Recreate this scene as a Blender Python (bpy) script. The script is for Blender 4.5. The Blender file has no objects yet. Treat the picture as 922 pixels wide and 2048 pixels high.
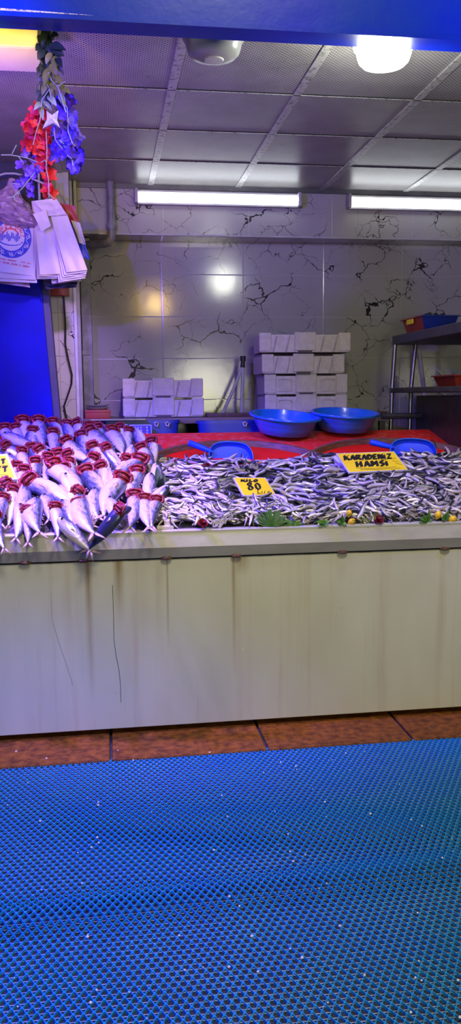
import bpy, bmesh, math, random
from mathutils import Vector as V, Matrix, noise, Euler
random.seed(11)
SC = bpy.context.scene
COL = SC.collection
R = math.radians
rnd = random.uniform

# ------------------------------------------------------------------ camera
F = 1712.0
yaw, pit, rol = R(8.27), R(7.72), R(-0.5)
cy, sy, cp, sp = math.cos(yaw), math.sin(yaw), math.cos(pit), math.sin(pit)
FW = V((sy*cp, cy*cp, -sp)); RT0 = V((cy, -sy, 0)); UP0 = RT0.cross(FW)
RT = RT0*math.cos(rol)+UP0*math.sin(rol); UP = -RT0*math.sin(rol)+UP0*math.cos(rol)
EYE = V((0, 0, 1.6))
cd = bpy.data.cameras.new('camera'); cam = bpy.data.objects.new('camera', cd); COL.objects.link(cam)
cd.sensor_fit = 'VERTICAL'; cd.sensor_height = 36; cd.lens = 36*F/2048; cd.clip_start = .05
m3 = Matrix((RT, UP, -FW)).transposed()
cam.matrix_world = Matrix.Translation(EYE) @ m3.to_4x4()
SC.camera = cam

def ray(x, y): return FW*F+RT*(x-461)+UP*(1024-y)
def at_y(x, y, Y): d = ray(x, y); return EYE+d*(Y/d.y)
def at_z(x, y, z): d = ray(x, y); return EYE+d*((z-1.6)/d.z)
def at_pl(x, y, p0, n): d = ray(x, y); return EYE+d*((p0-EYE).dot(n)/d.dot(n))
def proj(p):
    v = V(p)-EYE; z = v.dot(FW); return (461+F*v.dot(RT)/z, 1024-F*v.dot(UP)/z)

# ------------------------------------------------------------------ mesh helper
class MB:
    def __init__(s): s.v = []; s.f = []; s.m = []; s.t = {}
    def add(s, vs, fs, mi=0, tone=None):
        o = len(s.v); s.v += [V(p) for p in vs]
        for f in fs: s.f.append([o+i for i in f]); s.m.append(mi)
        if tone is not None:
            for i, t in enumerate(tone): s.t[o+i] = t
        return s
    def box(s, a, b, mi=0, bev=0, M=None):
        bm = bmesh.new(); bmesh.ops.create_cube(bm, size=1)
        a, b = V(a), V(b); c = (a+b)/2; d = b-a
        for v in bm.verts: v.co = V((v.co.x*d.x, v.co.y*d.y, v.co.z*d.z))+c
        if bev: bmesh.ops.bevel(bm, geom=bm.edges[:], offset=bev, segments=2, affect='EDGES', profile=.5)
        if M is not None: bm.transform(M)
        bm.verts.index_update()
        s.add([v.co.copy() for v in bm.verts], [[v.index for v in f.verts] for f in bm.faces], mi); bm.free(); return s
    def loft(s, rings, mi=0, cap=True, closed=True, tones=None, loop=False):
        n = len(rings[0]); vs = [p for r in rings for p in r]; fs = []
        K = len(rings)
        for i in range(K if loop else K-1):
            i2 = (i+1) % K
            for j in range(n if closed else n-1):
                j2 = (j+1) % n
                fs.append([i*n+j, i*n+j2, i2*n+j2, i2*n+j])
        if cap and closed and not loop:
            fs.append(list(range(n-1, -1, -1))); fs.append([(K-1)*n+j for j in range(n)])
        return s.add(vs, fs, mi, tones)
    def tube(s, pts, r, n=8, mi=0, loop=False):
        pts = [V(p) for p in pts]; rings = []; prev = None
        for i, p in enumerate(pts):
            if loop: t = pts[(i+1) % len(pts)]-pts[i-1]
            else: t = pts[min(i+1, len(pts)-1)]-pts[max(i-1, 0)]
            t.normalize()
            if prev is None: a = t.orthogonal().normalized()
            else:
                a = prev-t*prev.dot(t)
                a = a.normalized() if a.length > 1e-6 else t.orthogonal().normalized()
            prev = a; b = t.cross(a); rr = r[i] if isinstance(r, (list, tuple)) else r
            rings.append([p+(a*math.cos(k*2*math.pi/n)+b*math.sin(k*2*math.pi/n))*rr for k in range(n)])
        return s.loft(rings, mi, loop=loop)
    def lathe(s, prof, n=32, mi=0, sx=1, sy=1, M=None, cap=False):
        rings = [[V((r*sx*math.cos(k*2*math.pi/n), r*sy*math.sin(k*2*math.pi/n), z)) for k in range(n)] for r, z in prof]
        if M is not None: rings = [[M @ p for p in r] for r in rings]
        return s.loft(rings, mi, cap=cap)
    def grid(s, fn, nu, nv, mi=0, thick=None):
        P = [[V(fn(i/nu, j/nv)) for i in range(nu+1)] for j in range(nv+1)]
        n = nu+1; vs = [p for r in P for p in r]
        fs = [[j*n+i, j*n+i+1, (j+1)*n+i+1, (j+1)*n+i] for j in range(nv) for i in range(nu)]
        s.add(vs, fs, mi)
        if thick is not None:
            th = V(thick); vs2 = [p+th for p in vs]
            s.add(vs2, [f[::-1] for f in fs], mi)
            o1 = len(s.v)-2*len(vs); o2 = len(s.v)-len(vs)
            bd = [i for i in range(n)]+[j*n+nu for j in range(1, nv+1)]+[nv*n+i for i in range(nu-1, -1, -1)]+[j*n for j in range(nv-1, 0, -1)]
            for a, b in zip(bd, bd[1:]+bd[:1]): s.f.append([o1+b, o1+a, o2+a, o2+b]); s.m.append(mi)
        return s
    def build(s, name, mats, parent=None, world=True, smooth=True, ang=40):
        me = bpy.data.meshes.new(name)
        vs = s.v
        if parent is not None and world:
            inv = parent.matrix_basis.inverted(); vs = [inv @ p for p in vs]
        me.from_pydata([tuple(p) for p in vs], [], s.f)
        if not isinstance(mats, (list, tuple)): mats = [mats]
        for m in mats: me.materials.append(m)
        if len(mats) > 1: me.polygons.foreach_set('material_index', s.m)
        if s.t:
            at = me.attributes.new('tone', 'FLOAT', 'POINT')
            at.data.foreach_set('value', [s.t.get(i, 0.) for i in range(len(s.v))])
        me.polygons.foreach_set('use_smooth', [smooth]*len(me.polygons))
        if smooth and ang < 180:
            try: me.set_sharp_from_angle(angle=R(ang))
            except Exception: pass
        me.update()
        o = bpy.data.objects.new(name, me); COL.objects.link(o)
        if parent is not None: o.parent = parent
        return o

def tag(o, label, cat, group=None, kind=None):
    o['label'] = label; o['category'] = cat
    if group: o['group'] = group
    if kind: o['kind'] = kind
    return o
def root(name, label, cat, loc=(0, 0, 0), group=None):
    o = bpy.data.objects.new(name, None); o.empty_display_size = .05
    COL.objects.link(o); o.matrix_basis = Matrix.Translation(V(loc)); return tag(o, label, cat, group)
def struct(o): o['kind'] = 'structure'; return o
def copy_thing(o, Mx, label, group=None):
    c = o.copy(); COL.objects.link(c); c.matrix_basis = Mx; c['label'] = label
    if group: c['group'] = group
    for ch in o.children:
        d = ch.copy(); COL.objects.link(d); d.parent = c
        for g in ch.children:
            e = g.copy(); COL.objects.link(e); e.parent = d
    return c

# ------------------------------------------------------------------ materials
def nodes(name):
    m = bpy.data.materials.new(name); m.use_nodes = True; nt = m.node_tree
    return m, nt, nt.nodes['Principled BSDF']
def lk(nt, a, b): nt.links.new(a, b)
def nd(nt, t, **kw):
    n = nt.nodes.new(t)
    for k, v in kw.items(): setattr(n, k, v)
    return n
def mth(nt, op, a, b=None, c=None):
    n = nd(nt, 'ShaderNodeMath', operation=op)
    for i, x in enumerate((a, b, c)):
        if x is None: continue
        if isinstance(x, (int, float)): n.inputs[i].default_value = x
        else: lk(nt, x, n.inputs[i])
    return n.outputs[0]
def noi(nt, vec, scale, detail=3, rough=.5, dist=0):
    n = nd(nt, 'ShaderNodeTexNoise'); n.inputs['Scale'].default_value = scale; n.inputs['Detail'].default_value = detail
    n.inputs['Roughness'].default_value = rough; n.inputs['Distortion'].default_value = dist
    lk(nt, vec, n.inputs['Vector']); return n.outputs['Fac']
def ramp(nt, fac, stops, interp='LINEAR'):
    r = nd(nt, 'ShaderNodeValToRGB'); r.color_ramp.interpolation = interp
    e = r.color_ramp.elements
    while len(e) < len(stops): e.new(.5)
    for i, (p, c) in enumerate(stops):
        e[i].position = p; e[i].color = (*c, 1) if len(c) == 3 else c
    lk(nt, fac, r.inputs['Fac']); return r.outputs['Color']
def mix(nt, fac, a, b):
    n = nd(nt, 'ShaderNodeMix', data_type='RGBA')
    for sock, x in ((n.inputs[0], fac), (n.inputs[6], a), (n.inputs[7], b)):
        if isinstance(x, (int, float)): sock.default_value = x
        elif isinstance(x, tuple): sock.default_value = (*x, 1)
        else: lk(nt, x, sock)
    return n.outputs[2]
def coords(nt, scale=(1, 1, 1), kind='Object'):
    t = nd(nt, 'ShaderNodeTexCoord'); mp = nd(nt, 'ShaderNodeMapping'); mp.inputs['Scale'].default_value = scale
    lk(nt, t.outputs[kind], mp.inputs['Vector']); return mp.outputs[0]
def mat(name, col, rough=.5, metal=0, col2=None, scale=8, bump=0, stretch=(1, 1, 1), lo=.35, hi=.65, spec=.5, coat=0, emit=0, sss=0):
    m, nt, b = nodes(name)
    b.inputs['Roughness'].default_value = rough; b.inputs['Metallic'].default_value = metal
    b.inputs['Specular IOR Level'].default_value = spec; b.inputs['Coat Weight'].default_value = coat
    vec = coords(nt, stretch); f = noi(nt, vec, scale, 5, .6)
    c2 = col2 or tuple(x*.8 for x in col)
    lk(nt, ramp(nt, f, [(lo, col), (hi, c2)]), b.inputs['Base Color'])
    if bump:
        bp = nd(nt, 'ShaderNodeBump'); bp.inputs['Strength'].default_value = bump; bp.inputs['Distance'].default_value = .01
        lk(nt, f, bp.inputs['Height']); lk(nt, bp.outputs[0], b.inputs['Normal'])
    if emit:
        b.inputs['Emission Color'].default_value = (*col, 1); b.inputs['Emission Strength'].default_value = emit
    if sss: b.inputs['Subsurface Weight'].default_value = sss; b.inputs['Subsurface Radius'].default_value = (.01, .006, .004)
    return m

def tile_mat(name, ox, oz, tw=.603, th=.303, base=(.32, .31, .28)):
    """white glazed tile, black crack-like printed veins, thin grout"""
    m, nt, b = nodes(name)
    g = nd(nt, 'ShaderNodeNewGeometry'); sx = nd(nt, 'ShaderNodeSeparateXYZ'); lk(nt, g.outputs['Position'], sx.inputs[0])
    x, z = sx.outputs[0], sx.outputs[2]
    u = mth(nt, 'FRACT', mth(nt, 'DIVIDE', mth(nt, 'SUBTRACT', x, ox), tw))
    v = mth(nt, 'FRACT', mth(nt, 'DIVIDE', mth(nt, 'SUBTRACT', z, oz), th))
    du = mth(nt, 'MULTIPLY', mth(nt, 'MINIMUM', u, mth(nt, 'SUBTRACT', 1, u)), tw)
    dv = mth(nt, 'MULTIPLY', mth(nt, 'MINIMUM', v, mth(nt, 'SUBTRACT', 1, v)), th)
    d = mth(nt, 'MINIMUM', du, dv)
    grout = mth(nt, 'LESS_THAN', d, .0022)
    pos = g.outputs['Position']
    def veins(scale, off, wid, lo, dist):
        mp = nd(nt, 'ShaderNodeMapping'); mp.inputs['Location'].default_value = off; mp.inputs['Scale'].default_value = (1, .0, 1.15); mp.inputs['Rotation'].default_value = (0, .6, 0)
        lk(nt, pos, mp.inputs[0])
        nz = nd(nt, 'ShaderNodeTexNoise'); nz.inputs['Scale'].default_value = 8; nz.inputs['Detail'].default_value = 3; nz.inputs['Roughness'].default_value = .5
        lk(nt, mp.outputs[0], nz.inputs['Vector'])
        vm = nd(nt, 'ShaderNodeVectorMath', operation='MULTIPLY_ADD'); lk(nt, nz.outputs['Color'], vm.inputs[0]); vm.inputs[1].default_value = (dist,)*3
        lk(nt, mp.outputs[0], vm.inputs[2])
        vo = nd(nt, 'ShaderNodeTexVoronoi', feature='DISTANCE_TO_EDGE'); vo.inputs['Scale'].default_value = scale
        lk(nt, vm.outputs[0], vo.inputs['Vector'])
        mask = noi(nt, mp.outputs[0], 3.4, 0)
        w = mth(nt, 'MULTIPLY', mth(nt, 'MAXIMUM', mth(nt, 'SUBTRACT', mask, lo), 0), wid)
        return mth(nt, 'LESS_THAN', vo.outputs['Distance'], w)
    v1 = veins(3.6, (.3, 0, .1), .060, .45, .17); v2 = veins(4.9, (4.3, 0, 2.1), .045, .45, .15)
    vv = mth(nt, 'MAXIMUM', v1, mth(nt, 'MULTIPLY', v2, .75))
    cl = noi(nt, pos, 2.2, 4)
    c0 = ramp(nt, cl, [(.3, base), (.7, tuple(k*.86 for k in base))])
    c1 = mix(nt, vv, c0, (.022, .02, .022))
    lk(nt, mix(nt, grout, c1, (.36, .345, .32)), b.inputs['Base Color'])
    b.inputs['Roughness'].default_value = .14; b.inputs['Specular IOR Level'].default_value = .5
    h = mth(nt, 'MINIMUM', mth(nt, 'MULTIPLY', d, 260), 1)
    wv = noi(nt, pos, 9, 2)
    bp = nd(nt, 'ShaderNodeBump'); bp.inputs['Strength'].default_value = .25; bp.inputs['Distance'].default_value = .004
    lk(nt, mth(nt, 'ADD', h, mth(nt, 'MULTIPLY', wv, .5)), bp.inputs['Height']); lk(nt, bp.outputs[0], b.inputs['Normal'])
    return m

def ceiling_mat(name, col):
    """perforated painted metal tile: staggered small dark holes, grime"""
    m, nt, b = nodes(name)
    g = nd(nt, 'ShaderNodeNewGeometry'); sx = nd(nt, 'ShaderNodeSeparateXYZ'); lk(nt, g.outputs['Position'], sx.inputs[0])
    P = .0215
    def latt(ox, oy):
        u = mth(nt, 'SUBTRACT', mth(nt, 'FRACT', mth(nt, 'ADD', mth(nt, 'DIVIDE', sx.outputs[0], P), ox)), .5)
        v = mth(nt, 'SUBTRACT', mth(nt, 'FRACT', mth(nt, 'ADD', mth(nt, 'DIVIDE', sx.outputs[1], P), oy)), .5)
        return mth(nt, 'LESS_THAN', mth(nt, 'ADD', mth(nt, 'MULTIPLY', u, u), mth(nt, 'MULTIPLY', v, v)), .042)
    hole = mth(nt, 'MAXIMUM', latt(0, 0), latt(.5, .5))
    pos = g.outputs['Position']
    gr = noi(nt, pos, 3.1, 6, .65); gr2 = noi(nt, pos, 30, 4, .7)
    c = ramp(nt, gr, [(.35, col), (.75, tuple(k*.62 for k in col))])
    spot = mth(nt, 'MULTIPLY', mth(nt, 'GREATER_THAN', gr2, .66), mth(nt, 'GREATER_THAN', gr, .56))
    c = mix(nt, mth(nt, 'MULTIPLY', spot, .7), c, (.03, .028, .03))
    lk(nt, mix(nt, mth(nt, 'MULTIPLY', hole, .9), c, (.01, .01, .012)), b.inputs['Base Color'])
    b.inputs['Roughness'].default_value = .36; b.inputs['Metallic'].default_value = .25
    bp = nd(nt, 'ShaderNodeBump'); bp.inputs['Strength'].default_value = .5; bp.inputs['Distance'].default_value = .003
    lk(nt, mth(nt, 'SUBTRACT', mth(nt, 'MULTIPLY', gr, .6), hole), bp.inputs['Height']); lk(nt, bp.outputs[0], b.inputs['Normal'])
    return m

def panel_mat(name):
    """old white-painted sheet metal: vertical dirt streaks, rust runs, scratches, chips"""
    m, nt, b = nodes(name)
    g = nd(nt, 'ShaderNodeNewGeometry'); pos = g.outputs['Position']
    sx = nd(nt, 'ShaderNodeSeparateXYZ'); lk(nt, pos, sx.inputs[0]); x, z = sx.outputs[0], sx.outputs[2]
    def ps(s):
        mp = nd(nt, 'ShaderNodeMapping'); mp.inputs['Scale'].default_value = s; lk(nt, pos, mp.inputs[0]); return mp.outputs[0]
    st = noi(nt, ps((14, 0, .7)), 1, 5, .6); st2 = noi(nt, ps((3.2, 0, 1.2)), 1, 3)
    c = ramp(nt, st2, [(.3, (.57, .57, .44)), (.7, (.49, .485, .36))])
    c = mix(nt, mth(nt, 'MULTIPLY', ramp(nt, st, [(.52, (0, 0, 0)), (.72, (1, 1, 1))]), .45), c, (.42, .355, .245))
    # rust runs below the hinges
    tot = None
    for X0, w, ln in ((-.095, .022, .7), (.27, .008, .45), (.585, .012, .6), (.045, .03, .35), (.62, .05, .1)):
        near = mth(nt, 'MAXIMUM', mth(nt, 'SUBTRACT', 1, mth(nt, 'DIVIDE', mth(nt, 'ABSOLUTE', mth(nt, 'SUBTRACT', x, X0)), w)), 0)
        fall = mth(nt, 'MAXIMUM', mth(nt, 'SUBTRACT', 1, mth(nt, 'DIVIDE', mth(nt, 'SUBTRACT', .85, z), ln)), 0)
        t = mth(nt, 'MULTIPLY', near, fall); tot = t if tot is None else mth(nt, 'MAXIMUM', tot, t)
    tot = mth(nt, 'MULTIPLY', tot, mth(nt, 'ADD', noi(nt, ps((30, 0, 3)), 1, 4), .15))
    c = mix(nt, mth(nt, 'MINIMUM', mth(nt, 'MULTIPLY', tot, 1.3), .8), c, (.22, .12, .03))
    # rust line under seam
    sm = mth(nt, 'MULTIPLY', mth(nt, 'GREATER_THAN', z, .843), mth(nt, 'GREATER_THAN', noi(nt, ps((9, 0, 60)), 1, 5, .7), .54))
    c = mix(nt, mth(nt, 'MULTIPLY', sm, .6), c, (.16, .09, .035))
    sc = mth(nt, 'GREATER_THAN', noi(nt, ps((9, 0, 260)), 1, 3, .6), .73)
    c = mix(nt, mth(nt, 'MULTIPLY', sc, .5), c, (.72, .7, .66))
    ch = mth(nt, 'GREATER_THAN', noi(nt, ps((85, 0, 60)), 1, 2), .77)
    c = mix(nt, mth(nt, 'MULTIPLY', ch, .75), c, (.1, .09, .08))
    cw = mth(nt, 'GREATER_THAN', noi(nt, ps((95, 3, 75)), 1, 2), .775)
    c = mix(nt, mth(nt, 'MULTIPLY', cw, .8), c, (.8, .8, .76))
    lk(nt, c, b.inputs['Base Color']); b.inputs['Roughness'].default_value = .42
    bp = nd(nt, 'ShaderNodeBump'); bp.inputs['Strength'].default_value = .25; bp.inputs['Distance'].default_value = .01
    lk(nt, noi(nt, ps((4, 0, 2)), 1, 2), bp.inputs['Height']); lk(nt, bp.outputs[0], b.inputs['Normal'])
    return m

def fish_mat(name, stops, rough=.3, metal=.35, nscale=60, amp=.35):
    m, nt, b = nodes(name)
    a = nd(nt, 'ShaderNodeAttribute', attribute_name='tone')
    vec = coords(nt, (1, .35, 1)); n = noi(nt, vec, nscale, 4, .6)
    f = mth(nt, 'ADD', a.outputs['Fac'], mth(nt, 'MULTIPLY', mth(nt, 'SUBTRACT', n, .5), amp))
    oi = nd(nt, 'ShaderNodeObjectInfo')
    f = mth(nt, 'ADD', f, mth(nt, 'MULTIPLY', mth(nt, 'SUBTRACT', oi.outputs['Random'], .5), .22))
    lk(nt, ramp(nt, f, stops), b.inputs['Base Color'])
    b.inputs['Roughness'].default_value = rough; b.inputs['Metallic'].default_value = metal
    b.inputs['Coat Weight'].default_value = .35; b.inputs['Coat Roughness'].default_value = .12
    bp = nd(nt, 'ShaderNodeBump'); bp.inputs['Strength'].default_value = .6; bp.inputs['Distance'].default_value = .004
    lk(nt, n, bp.inputs['Height']); lk(nt, bp.outputs[0], b.inputs['Normal'])
    return m

M_wall = tile_mat('glazed_wall_tile', .44, 1.575)
M_beam_tile = tile_mat('glazed_beam_tile', .44, 2.72, .603, .6)
M_pier_tile = tile_mat('glazed_pier_tile', -.9, 1.587, .603, .295, (.60, .56, .56))
M_ceil = ceiling_mat('perforated_ceiling', (.36, .34, .335))
M_bar = mat('ceiling_strip', (.40, .39, .38), .35, .4, (.12, .115, .11), 40, lo=.5, hi=.66)
M_dark = mat('dark_gap', (.008, .008, .01), .8)
M_panel = panel_mat('painted_sheet_metal')
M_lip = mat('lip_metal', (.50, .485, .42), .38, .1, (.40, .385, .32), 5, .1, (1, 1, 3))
M_lipd = mat('lip_metal_dark', (.37, .355, .315), .35, .2, (.30, .285, .25), 4, .1, (1, 1, 3))  # darker tone for the lower lip band
M_rust = mat('rusty_hinge', (.06, .03, .015), .8, 0, (.13, .065, .03), 60, .8)
M_floor = mat('asphalt_floor', (.012, .013, .016), .7, 0, (.03, .03, .033), 30, .4)
M_kerb = mat('brown_kerb_stone', (.23, .078, .006), .8, 0, (.09, .028, .003), 26, .6, spec=.2)
M_mat = mat('blue_pvc_mat', (.008, .20, .46), .3, 0, (.010, .24, .42), 6)
M_matlow = mat('mat_backing_thread', (.30, .30, .30), .5, 0, (.13, .14, .15), 25)
M_crumb = mat('pale_crumb', (.75, .72, .68), .6)
M_beam = mat('blue_gloss_paint', (.001, .012, .50), .28, 0, (.002, .03, .42), 3, .25, spec=.3)
M_chip = mat('chipped_white_paint', (.68, .64, .66), .5, 0, (.05, .06, .36), 90, .6, lo=.5, hi=.62)
M_pillar = mat('blue_painted_board', (.001, .002, .46), .5, 0, (.001, .002, .36), 6, .1, spec=.15)
M_navy = mat('navy_board', (.006, .006, .05), .6)
M_plaster = mat('grey_trim', (.36, .35, .35), .5, 0, (.26, .25, .25), 8)
M_white = mat('white_trim', (.62, .6, .62), .45)
M_pipe = mat('grey_pvc_pipe', (.20, .20, .21), .45, 0, (.10, .10, .11), 12, .2)
M_red = mat('red_paint', (.88, .012, .006), .5, 0, (.70, .010, .005), 7, .1, spec=.12)
M_redworn = mat('red_paint_worn', (.86, .03, .022), .5, 0, (.80, .20, .15), 22, .2, lo=.5, hi=.78, spec=.12)
M_rim = mat('brown_wood_rim', (.20, .085, .045), .5, 0, (.08, .03, .018), 14, .3, (1, 1, 6))
M_basin = mat('blue_plastic', (.012, .16, .62), .27, 0, (.012, .13, .52), 5, coat=.2)
M_tub = mat('dark_blue_plastic', (.01, .03, .26), .35, 0, (.008, .02, .18), 5)
M_scoop = mat('scoop_plastic', (.012, .06, .72), .4, 0, (.010, .05, .6), 8, spec=.25)
M_foam = mat('white_foam', (.60, .555, .51), .75, 0, (.50, .46, .42), 26, .15)
M_foamd = mat('foam_shadow_slot', (.10, .09, .09), .9)
M_steel = mat('brushed_steel', (.30, .30, .31), .3, .9, (.2, .2, .21), 8)
M_steeld = mat('dull_steel', (.10, .10, .11), .45, .6, (.06, .06, .07), 8)
M_black = mat('black_rubber', (.012, .012, .013), .5)
M_hose = mat('grey_hose', (.42, .42, .44), .45)
M_yellow = mat('yellow_card', (.90, .66, .012), .45, 0, (.84, .58, .01), 8)
M_yellowl = mat('bright_yellow_card', (.92, .80, .015), .45, 0, (.88, .74, .01), 8)
M_ink = mat('black_ink', (.012, .01, .008), .5)
M_gill = mat('red_gill', (.28, .003, .008), .35, 0, (.09, .002, .005), 70, .8, coat=.25, lo=.4, hi=.6)
M_gillb = mat('pink_gill_inner', (.42, .05, .08), .35, 0, (.30, .02, .04), 60)
M_fin = mat('fish_fin', (.42, .24, .30), .4, .1, (.55, .42, .46), 30)
M_eye = mat('fish_eye', (.01, .01, .01), .1)
M_bonito = fish_mat('bonito_skin', [(.0, (.80, .70, .66)), (.28, (.68, .60, .62)), (.46, (.46, .40, .46)), (.64, (.15, .15, .24)), (.82, (.045, .05, .10)), (1, (.02, .025, .05))], .25, .35, 75, .75)
M_bonitod = fish_mat('bonito_dark_back', [(.0, (.60, .56, .58)), (.25, (.20, .22, .32)), (.5, (.035, .04, .09)), (1, (.012, .014, .05))], .35, .0, 40, .4)
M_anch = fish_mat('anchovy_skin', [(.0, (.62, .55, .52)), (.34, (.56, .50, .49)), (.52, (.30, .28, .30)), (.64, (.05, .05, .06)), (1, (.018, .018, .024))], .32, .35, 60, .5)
M_gapshade = mat('gap_shade_dark', (.035, .03, .045), .4, 0, (.10, .09, .12), 30, .4)  # dark tone that stands for shade between the heaped fish
M_bagw = mat('white_plastic_bag', (.54, .48, .52), .45, 0, (.46, .41, .46), 6, .3)
M_bagc = mat('cream_plastic_bag', (.62, .48, .34), .5, 0, (.52, .40, .30), 6)
M_bagp = mat('crumpled_pink_bag', (.40, .27, .38), .25, 0, (.22, .13, .24), 22, .9)
M_bagr = mat('red_printed_bag', (.42, .03, .05), .45, 0, (.28, .02, .04), 9)
M_bagb = mat('blue_print', (.01, .03, .42), .5)
M_redprint = mat('red_print', (.60, .02, .03), .5)
M_leafd = mat('dark_green_leaf', (.02, .045, .03), .5, 0, (.012, .025, .022), 12)
M_leafo = mat('olive_leaf', (.26, .29, .05), .5, 0, (.16, .20, .04), 14)
M_leafg = mat('grey_green_leaf', (.30, .34, .30), .5, 0, (.20, .25, .22), 14)
M_stem = mat('pale_stem', (.34, .36, .28), .5)
M_redfl = mat('red_petal', (.72, .008, .02), .55, 0, (.5, .004, .02), 30)
M_blufl = mat('blue_violet_petal', (.05, .03, .70), .55, 0, (.13, .04, .62), 30)
M_purfl = mat('purple_petal', (.20, .07, .50), .55, 0, (.12, .04, .45), 30)
M_darkred = mat('dark_red_petal', (.22, .004, .012), .5, 0, (.10, .002, .008), 40)
M_fern = mat('green_fern', (.03, .13, .02), .5, 0, (.07, .20, .03), 20)
M_lgreen = mat('fresh_green_leaf', (.07, .20, .02), .4, 0, (.04, .12, .015), 20)
M_lemon = mat('yellow_lemon', (.85, .55, .01), .4, 0, (.75, .46, .01), 30, .2)
M_twig = mat('dried_twig', (.55, .50, .48), .6)
M_wood = mat('grey_brown_plank', (.20, .15, .12), .6, 0, (.12, .085, .065), 10, .2, (1, 8, 8))
M_brown = mat('rusty_brown_bar', (.10, .045, .02), .6, 0, (.05, .022, .012), 20, .3)
M_redbox = mat('dull_red_box', (.34, .035, .025), .5)
M_screen = mat('blue_keypad_face', (.012, .03, .50), .3)
M_lcd = mat('lcd_window', (.015, .02, .05), .15)
M_key = mat('pale_keys', (.5, .5, .7), .4)
M_shade = mat('lamp_diffuser_off', (.36, .36, .35), .25, 0, (.30, .30, .30), 6)
M_lampbase = mat('ribbed_lamp_base', (.42, .42, .38), .4)
M_lampon = mat('lamp_diffuser_lit', (.95, 1.0, .92), .3, emit=9)
M_tubeon = mat('tube_diffuser_lit', (.92, .98, 1.0), .3, emit=5.5)
M_housing = mat('light_housing_metal', (.70, .62, .42), .4, 0, (.62, .55, .36), 5)
M_rustplate = mat('rust_stained_plate', (.45, .36, .24), .5, 0, (.22, .08, .02), 22, .3, lo=.42, hi=.6)

# ------------------------------------------------------------------ room shell
CZ, YW, YB = 3.05, 6.42, 6.17
def sbox(name, a, b, m, bev=0): return struct(MB().box(a, b, 0, bev).build(name, m, smooth=False))
sbox('floor', (-4, -2, -.09), (5, 6.6, -.012), M_floor)
sbox('floor_platform', (-1.3, 5.78, -.011), (2.95, 6.5, .6), M_plaster)
wb = sbox('wall_back', (-1.3, YW, -.01), (3.1, YW+.12, CZ+.1), M_wall)
wb.matrix_basis = Matrix.Translation((.9, YW, 0)) @ Matrix.Rotation(R(-1.4), 4, 'Z') @ Matrix.Translation((-.9, -YW, 0))
sbox('wall_left', (-1.42, 3.7, 0), (-1.3, YW+.12, CZ+.1), M_pier_tile)
sbox('wall_right', (2.95, 3.7, 0), (3.07, YW+.12, CZ+.1), M_wall)
b = MB().box((-1.3, 3.36, CZ), (2.95, YW, CZ+.06)); struct(b.build('ceiling', M_ceil, smooth=False))
# ceiling strips (wide along the depth, thin joints across)
b = MB()
for X in (-.86, -.25, .36, .97, 1.58, 2.19, 2.8): b.box((X-.021, 3.36, CZ-.006), (X+.021, YB, CZ+.002), 0, .002)
struct(b.build('trim_1', M_bar, smooth=False))
b = MB()
for k in range(5):
    Y = 3.69+.625*k-.02
    b.box((-1.3, Y-.004, CZ-.003), (2.95, Y+.004, CZ+.002))
    b.box((-1.3, Y+.004, CZ-.006), (2.95, Y+.012, CZ+.002), 1)
struct(b.build('trim_2', [M_dark, M_bar], smooth=False))
# tiled bulkhead beam over the back wall, pier at its left
sbox('beam', (-.36, YB, 2.715), (2.95, YW, CZ), M_beam_tile)
b = MB().box((-.36, YB-.012, 3.018), (2.95, YB, CZ)); struct(b.build('trim_3', M_steeld, smooth=False))
b = MB().box((.0, YB-.004, 2.712), (2.95, YB+.01, 2.722)); struct(b.build('trim_4', M_plaster, smooth=False))
sbox('column', (-1.29, 6.12, 0), (-.175, YW, CZ), M_pier_tile)
b = MB().box((-.19, 6.105, 0), (-.168, 6.135, 2.5), 0, .003); struct(b.build('trim_5', M_white, smooth=False))
b = MB().box((-.168, 6.118, 0), (-.145, 6.2, CZ), 0, .003); struct(b.build('trim_6', M_plaster, smooth=False))
b = MB().box((-.143, 6.3, 0), (-.07, YW, 2.71), 0, .004); b.box((-.143, 6.29, 1.9), (-.09, 6.31, 1.93)); struct(b.build('trim_7', M_pipe, smooth=False))
# upper left return of the pier
b = MB().box((-.36, 5.9, 2.42), (-.19, 6.11, CZ)); struct(b.build('trim_8', M_plaster, smooth=False))

# blue pillar
def pil(z): return -.335+.0*z
b = MB()
ringb = [(-.9, 5.66), (-.9, 5.86), (-.325, 5.86), (-.325, 5.66)]
rings = []
for z in (0, 1.0, 1.5, 2.2, 2.42):
    dx = -(z-1.45)*.055
    rings.append([V((x+(dx if x > -.5 else 0), y, z)) for x, y in ringb])
b.loft(rings)
pl = struct(b.build('pillar', M_pillar, smooth=False))
b = MB()
rings = []
for z in (0, 1.45, 2.42):
    dx = -(z-1.45)*.055
    rings.append([V((x+dx, y, z)) for x, y in ((-.324, 5.68), (-.324, 5.86), (-.284, 5.86), (-.284, 5.68))])
b.loft(rings); struct(b.build('trim_9', mat('dark_violet_edge', (.07, .06, .15), .6), smooth=False))  # right side of the pillar, darker than its front
sbox('lintel', (-1.0, 5.64, 2.42), (-.33, 5.88, CZ), M_navy)
# dark red box on the pier
b = root('wall_box', 'small dark red box fixed to tiled pier under the hanging bags', 'box', (-.29, 6.1, 2.3))
MB().box((-.355, 6.06, 2.285), (-.215, 6.12, 2.35), 0, .004).build('body', M_redbox, b)
MB().box((-.36, 6.055, 2.35), (-.25, 6.12, 2.40), 0, .004).build('cover', M_plaster, b)

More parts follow.
